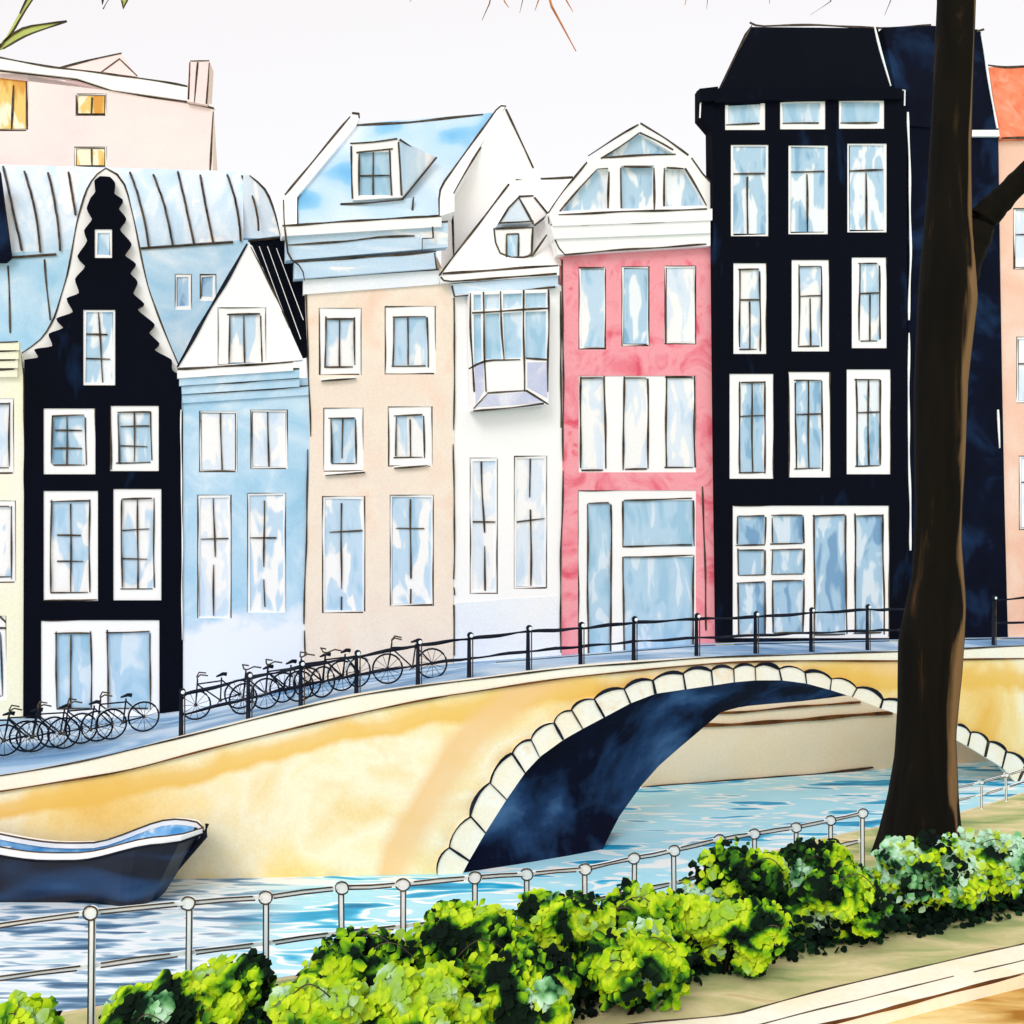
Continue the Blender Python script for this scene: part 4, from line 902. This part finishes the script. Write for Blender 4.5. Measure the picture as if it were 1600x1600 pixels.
# ------------------------------------------------------------------ near railing
RD = [(-300, 8.6), (0, 9.0), (143, 9.2), (742, 10.6), (1050, 11.8), (1347, 13.6), (1500, 15)]
NP = [(-20, 1448), (143, 1425), (295, 1410), (416, 1401), (535, 1386), (630, 1381), (742, 1370), (823, 1365), (914, 1357), (990, 1340), (1053, 1328), (1123, 1311), (1178, 1302), (1243, 1292), (1297, 1281), (1347, 1270)]
def near_rail(name, label, posts, dep, zb, hmin=.5, sc=1.0):
    P = []
    for u, v in posts: P.append(un(u, v, dep(u)))
    t = thing(name, label, 'railing', Vector((P[0].x, P[0].y, zb)))
    for i, p in enumerate(P):
        dj = R.uniform(-.01, .01)
        mb = MB(); w_ = .022 * sc
        mb.extr([Vector((p.x - w_, p.y - w_, zb)), Vector((p.x + w_, p.y - w_, zb)), Vector((p.x + w_ + dj, p.y - w_, p.z - .05)), Vector((p.x - w_ + dj, p.y - w_, p.z - .05))], Vector((0, w_ * 2, 0)), 'rail_white')
        for sx in (-1, 1): mb.tube([(p.x + sx * w_, p.y - w_, zb + .02), (p.x + sx * w_ + dj * .5, p.y - w_, (zb + p.z) / 2), (p.x + sx * w_ + dj, p.y - w_, p.z - .06)], .0075 * sc, 'ink', 5)
        po = mb.build('post', t)
        mb = MB(); n = 16; mb.extr([p + Vector((math.cos(k * math.pi / 8) * .056 * sc, -.02, math.sin(k * math.pi / 8) * .052 * sc)) for k in range(16)], Vector((0, .045, 0)), 'rail_white'); n = 20; ph = R.random() * 6
        mb.tube([p + Vector((math.cos(a) * .064 * sc * (1 + .08 * math.sin(a * 2 + ph)), -.03, math.sin(a) * .058 * sc)) for a in [ph + k * 2 * math.pi * 1.04 / n for k in range(n + 1)]], .0075 * sc, 'ink', 5)
        mb.build('finial', po)
    for fr in (0, .46):
        mb = MB()
        for a, b in zip(P, P[1:]):
            za = Vector((a.x, a.y, zb + (a.z - zb) * (1 - fr))); zb2 = Vector((b.x, b.y, zb + (b.z - zb) * (1 - fr)))
            k = R.uniform(.0, .08); A, B_ = za.lerp(zb2, .06 + k), za.lerp(zb2, .93 - R.uniform(0, .04))
            g = .018 * sc
            for s2 in (-1, 1):
                j = R.uniform(-.02, .06); q0, q1 = A.lerp(B_, max(0, j)), A.lerp(B_, 1 - R.uniform(0, .14))
                mb.tube([q0 + Vector((0, -.02, s2 * g)), q0.lerp(q1, .5) + Vector((0, -.02, s2 * g + R.uniform(-.008, .008))), q1 + Vector((0, -.02, s2 * g))], .0075 * sc, 'ink', 5)
            mb.extr([za + Vector((0, -.01, g)), zb2 + Vector((0, -.01, g)), zb2 + Vector((0, -.01, -g)), za + Vector((0, -.01, -g))], Vector((0, .03, 0)), 'rail_white')
        mb.build('rail', t)
near_rail('canal_railing', 'white near railing with ring topped posts behind the hedge, left of the tree', NP, lambda u: interp(RD, u), ZB)
near_rail('canal_railing', 'low curved railing right of the tree trunk with two thin posts', [(1440, 1242), (1533, 1222), (1572, 1211), (1620, 1196), (1700, 1170)], lambda u: smooth(EDGE, u) - .15, ZB, sc=.62)

# ------------------------------------------------------------------ the big tree
t = thing('tree', 'big dark trunk tree with one forked limb standing in front of the bridge', 'tree', un(1437, 1345, 14.2) * 1)
YT = 14.2
TL = [(-420, 1452), (-200, 1464), (0, 1466), (150, 1459), (300, 1451), (450, 1438), (600, 1431), (800, 1432), (900, 1427), (960, 1414), (1000, 1406), (1100, 1405), (1180, 1400), (1250, 1390), (1310, 1378), (1345, 1368), (1380, 1352)]
TR = [(-420, 1530), (-200, 1526), (0, 1523), (100, 1520), (230, 1516), (350, 1517), (470, 1525), (600, 1510), (800, 1502), (850, 1500), (950, 1506), (1050, 1500), (1150, 1491), (1250, 1495), (1310, 1500), (1345, 1506), (1380, 1516)]
mb = MB(); vs = list(range(-420, 1381, 15)); NT = 72; rings = []
for v in vs:
    l, r = interp(TL, v), interp(TR, v); c = (l + r) / 2; hw = (r - l) / 2; p = un(c, v, YT); rad = hw / FP * YT; ring_ = []
    for j in range(NT):
        a = 2 * math.pi * j / NT; f = 1 + .07 * noise.noise(Vector((math.cos(a) * 1.8, math.sin(a) * 1.8, v * .004))) + (.10 * max(0, (v - 1180) / 200) * math.sin(a * 5 + 1))
        ring_.append(p + Vector((math.cos(a) * rad * (f if abs(math.sin(a)) > .3 else 1), math.sin(a) * rad * f, 0)))
    rings.append(ring_)
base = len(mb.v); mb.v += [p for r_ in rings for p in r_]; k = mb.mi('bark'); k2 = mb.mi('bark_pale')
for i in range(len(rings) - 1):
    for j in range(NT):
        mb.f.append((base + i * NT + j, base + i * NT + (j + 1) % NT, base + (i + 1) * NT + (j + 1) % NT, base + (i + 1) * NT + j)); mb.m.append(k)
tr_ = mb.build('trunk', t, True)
at = tr_.data.attributes.new('lit_strip', 'FLOAT', 'POINT'); dat = []  # mask of the painted lit side, on the trunk's right front
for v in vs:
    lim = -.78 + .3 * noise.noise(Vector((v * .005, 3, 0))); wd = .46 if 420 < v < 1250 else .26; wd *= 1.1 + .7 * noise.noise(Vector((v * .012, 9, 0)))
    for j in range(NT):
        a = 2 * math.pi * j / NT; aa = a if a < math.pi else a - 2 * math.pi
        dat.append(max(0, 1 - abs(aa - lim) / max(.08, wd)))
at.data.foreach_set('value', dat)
def limb(path, rads, yb=YT, m='bark'):
    mb = MB(); pts = [un(u, v, yb + d) for u, v, d in path]; n = []
    P, Q = [], []
    for i in range(len(pts) - 1):
        for q in range(5): P.append(pts[i].lerp(pts[i + 1], q / 5)); Q.append((rads[i] + (rads[i + 1] - rads[i]) * q / 5) * (1 + .06 * math.sin(i * 5 + q * 1.7)))
    P.append(pts[-1]); Q.append(rads[-1]); mb.tube(P, Q, m, 10); return mb.build('limb', t, True)
limb([(1500, 440, .0), (1515, 385, 0), (1535, 342, -.05), (1565, 312, -.1), (1605, 270, -.2), (1700, 170, -.4), (1850, 20, -.8)], [.20, .23, .20, .17, .14, .10, .04])
limb([(1492, -330, 0), (1350, -250, -.3), (1150, -150, -.8), (950, -90, -1.2), (800, -60, -1.4), (640, -50, -1.5)], [.2, .15, .11, .08, .05, .02])
limb([(1495, -380, 0), (1520, -600, .4), (1600, -800, .8)], [.28, .2, .1])
for (a, b, c, m, r) in (((840, -62), (862, 10), (900, 80), 'twig_orange', .014), ((850, -60), (845, -10), (836, 16), 'twig_orange', .01), ((775, -55), (765, 5), (753, 32), 'ink_brown', .007), ((778, -55), (788, 2), (795, 12), 'twig_orange', .008), ((812, -58), (818, -5), (812, 20), 'ink_brown', .006), ((865, -64), (880, -8), (895, 18), 'twig_orange', .01), ((1085, -120), (1075, -12), (1070, 8), 'twig_orange', .009), ((1110, -128), (1106, -5), (1104, 14), 'ink', .005), ((1200, -160), (1203, -6), (1202, 6), 'ink', .005), ((1310, -215), (1298, 2), (1267, 23), 'ink', .007), ((1400, -255), (1392, 0), (1382, 24), 'ink', .006), ((670, -50), (650, -10), (640, 3), 'ink', .005)):
    LP = [(640, -50, -1.5), (800, -60, -1.4), (950, -90, -1.2), (1150, -150, -.8), (1350, -250, -.3), (1492, -330, 0)]
    y = YT + interp([(q[0], q[2]) for q in LP], a[0]); a = (a[0], interp([(q[0], q[1]) for q in LP], a[0]))
    mb = MB(); mb.tube([un(a[0], a[1], y), un(b[0], b[1], y), un(c[0], c[1], y)], [r * 1.4, r * 1.1, r * .4], m, 6); mb.build('twig', t)

# sapling out of frame on the left, leaf blades reaching into the corner
t = thing('young_tree', 'green blade shaped leaves reaching into the upper left corner', 'tree', pz(-330, 8.8, ZB))
YL = 8.8
mb = MB(); mb.tube([pz(-330, YL, ZB), un(-325, 900, YL), un(-300, 500, YL), un(-270, 180, YL)], [.11, .09, .07, .04], 'bark', 9); mb.build('trunk', t)
mb = MB(); mb.tube([un(-290, 380, YL), un(-160, 200, YL), un(-60, 110, YL), un(2, 70, YL)], [.05, .035, .025, .014], 'bark', 7); mb.build('limb', t)
LF = Frame(YL, 0)
for px_ in ([(-6, 80), (5, 62), (35, 42), (104, 33), (40, 56), (4, 76)], [(6, 64), (14, 58), (40, 14), (58, -10), (44, -8), (30, 20)], [(150, -20), (162, -6), (160, 6), (158, -8)], [(190, -20), (198, 0), (192, 12), (190, 0)]):
    mb = MB(); mb.poly(LF, px_, 0, .01, 'leaf_blade'); mb.ink(LF, px_[:4], .005, 2.6, th=.006); mb.ink(LF, px_[3:], .005, 2.4, th=.006); mb.build('leaf', t)
mb = MB(); mb.tube([un(-290, 300, YL), un(-150, -60, YL), un(160, -60, YL), un(200, -20, YL)], [.03, .02, .012, .008], 'bark', 6); mb.tube([un(160, -60, YL), un(172, -5, YL), un(161, 14, YL)], .005, 'ink', 5); mb.build('limb', t)

# ------------------------------------------------------------------ hedge of bushes
def bush(u, y, rx, ry, h, m, lab, n=4200, z=ZB):
    x = (u - 800) / FP * y; rx *= 1.12; ry *= 1.1; h *= 1.04 if u < 1000 else .93; t = thing('bush', lab, 'bush', (x, y, z), 'bushes of the hedge by the canal')
    rr = random.Random(int(u) * 7 + 3); c = Vector((x, y, z))
    # lobes make the uneven outline
    lob = []
    for i in range(20):
        a = rr.uniform(0, 2 * math.pi); e = rr.uniform(.0, 1) ** .8; d = rr.uniform(.25, .80)
        lob.append((Vector((math.cos(a) * rx * d * (1 - .4 * e), math.sin(a) * ry * d * (1 - .4 * e), h * (.22 + .62 * e * (1 - .25 * d)))), rr.uniform(.09, .27) * (h / .85)))
    mb = MB()
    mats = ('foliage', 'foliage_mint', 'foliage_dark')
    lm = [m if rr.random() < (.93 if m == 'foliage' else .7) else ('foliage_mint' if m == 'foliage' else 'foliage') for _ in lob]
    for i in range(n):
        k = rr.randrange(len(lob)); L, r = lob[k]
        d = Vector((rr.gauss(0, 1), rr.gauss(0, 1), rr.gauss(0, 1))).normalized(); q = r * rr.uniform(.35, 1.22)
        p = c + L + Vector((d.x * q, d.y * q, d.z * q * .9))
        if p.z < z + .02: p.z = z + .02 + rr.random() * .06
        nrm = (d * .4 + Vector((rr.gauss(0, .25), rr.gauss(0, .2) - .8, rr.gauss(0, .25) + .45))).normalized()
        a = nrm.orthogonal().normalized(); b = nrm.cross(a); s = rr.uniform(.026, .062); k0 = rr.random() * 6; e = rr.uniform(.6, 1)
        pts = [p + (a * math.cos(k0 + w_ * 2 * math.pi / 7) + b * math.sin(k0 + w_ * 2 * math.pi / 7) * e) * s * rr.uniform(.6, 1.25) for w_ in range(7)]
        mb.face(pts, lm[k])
    mb.build('foliage', t)
    mb = MB()
    for i in range(1, 4):     # dark woody heart
        L, r = lob[i]; mb.tube([c + Vector((rr.uniform(-.08, .08), rr.uniform(-.08, .08), -.02)), c + L * .5, c + L], [.02, .014, .006], 'bark', 5)
    mb.build('stem', t)
    for i in range(2):        # bare curling twigs over the leaves
        mb = MB(); L, r = lob[rr.randrange(len(lob))]; s0 = c + L + Vector((-r * .9, -r * .5, r * .3)); pts = []; k1 = rr.uniform(.95, 1.05)
        for q in range(9):
            a = q / 8; pts.append(s0 + Vector((a * r * 2.0, -.10 * math.sin(a * 3), math.sin(a * math.pi * k1) * r * .85)))
        mb.tube(pts, .0055, 'ink', 5); mb.build('twig', t)
BU = [
 (20, 8.5, .40, .30, .54, 'foliage', 'small low bush at the lower left corner, apart from the hedge'),
 (250, 8.75, .42, .42, .62, 'foliage', 'dark speckled bush at the left end of the hedge, below the second white post'),
 (370, 8.95, .50, .42, .74, 'foliage', 'bright green bush below the third white post, near the hedge left end'),
 (490, 8.5, .48, .45, .66, 'foliage', 'low front bush with deep green patches at the lower left of the hedge'),
 (560, 9.3, .48, .42, .76, 'foliage', 'yellow green bush below the fourth white post of the near railing'),
 (660, 8.7, .52, .45, .72, 'foliage', 'front bush with black green hollows, left of the hedge middle'),
 (730, 9.7, .50, .45, .86, 'foliage', 'bush behind the front row, below the left foot of the arch'),
 (830, 9.0, .50, .45, .74, 'foliage', 'front bush at the hedge middle, at the bottom of the picture'),
 (870, 10.1, .52, .45, .86, 'foliage', 'rear bush below the dark underside of the arch'),
 (985, 9.5, .52, .46, .74, 'foliage', 'front bush with lime and dark patches right of the hedge middle'),
 (1010, 10.7, .55, .48, .90, 'foliage', 'rear lime bush below the water seen through the arch'),
 (1140, 10.4, .58, .5, .80, 'foliage', 'front bush with a pale mint lower side, left of the tree'),
 (1170, 11.6, .62, .5, .98, 'foliage', 'tall lime bush behind the front row, left of the tree'),
 (1300, 11.2, .58, .5, .82, 'foliage', 'lime bush just left of the tree foot with dark base'),
 (1270, 12.3, .55, .45, .86, 'foliage', 'rear bush touching the water side, next left of the tree foot'),
 (1435, 11.8, .66, .5, 1.02, 'foliage_mint', 'mint and lime bush directly in front of the tree foot'),
 (1560, 12.4, .62, .5, .98, 'foliage_mint', 'pale mint bush right of the tree foot'),
 (1690, 13.0, .62, .5, .95, 'foliage_mint', 'pale green bush cut by the right edge')]
for b in BU: bush(*b[:6], b[6])
# dark ground ivy between the bushes
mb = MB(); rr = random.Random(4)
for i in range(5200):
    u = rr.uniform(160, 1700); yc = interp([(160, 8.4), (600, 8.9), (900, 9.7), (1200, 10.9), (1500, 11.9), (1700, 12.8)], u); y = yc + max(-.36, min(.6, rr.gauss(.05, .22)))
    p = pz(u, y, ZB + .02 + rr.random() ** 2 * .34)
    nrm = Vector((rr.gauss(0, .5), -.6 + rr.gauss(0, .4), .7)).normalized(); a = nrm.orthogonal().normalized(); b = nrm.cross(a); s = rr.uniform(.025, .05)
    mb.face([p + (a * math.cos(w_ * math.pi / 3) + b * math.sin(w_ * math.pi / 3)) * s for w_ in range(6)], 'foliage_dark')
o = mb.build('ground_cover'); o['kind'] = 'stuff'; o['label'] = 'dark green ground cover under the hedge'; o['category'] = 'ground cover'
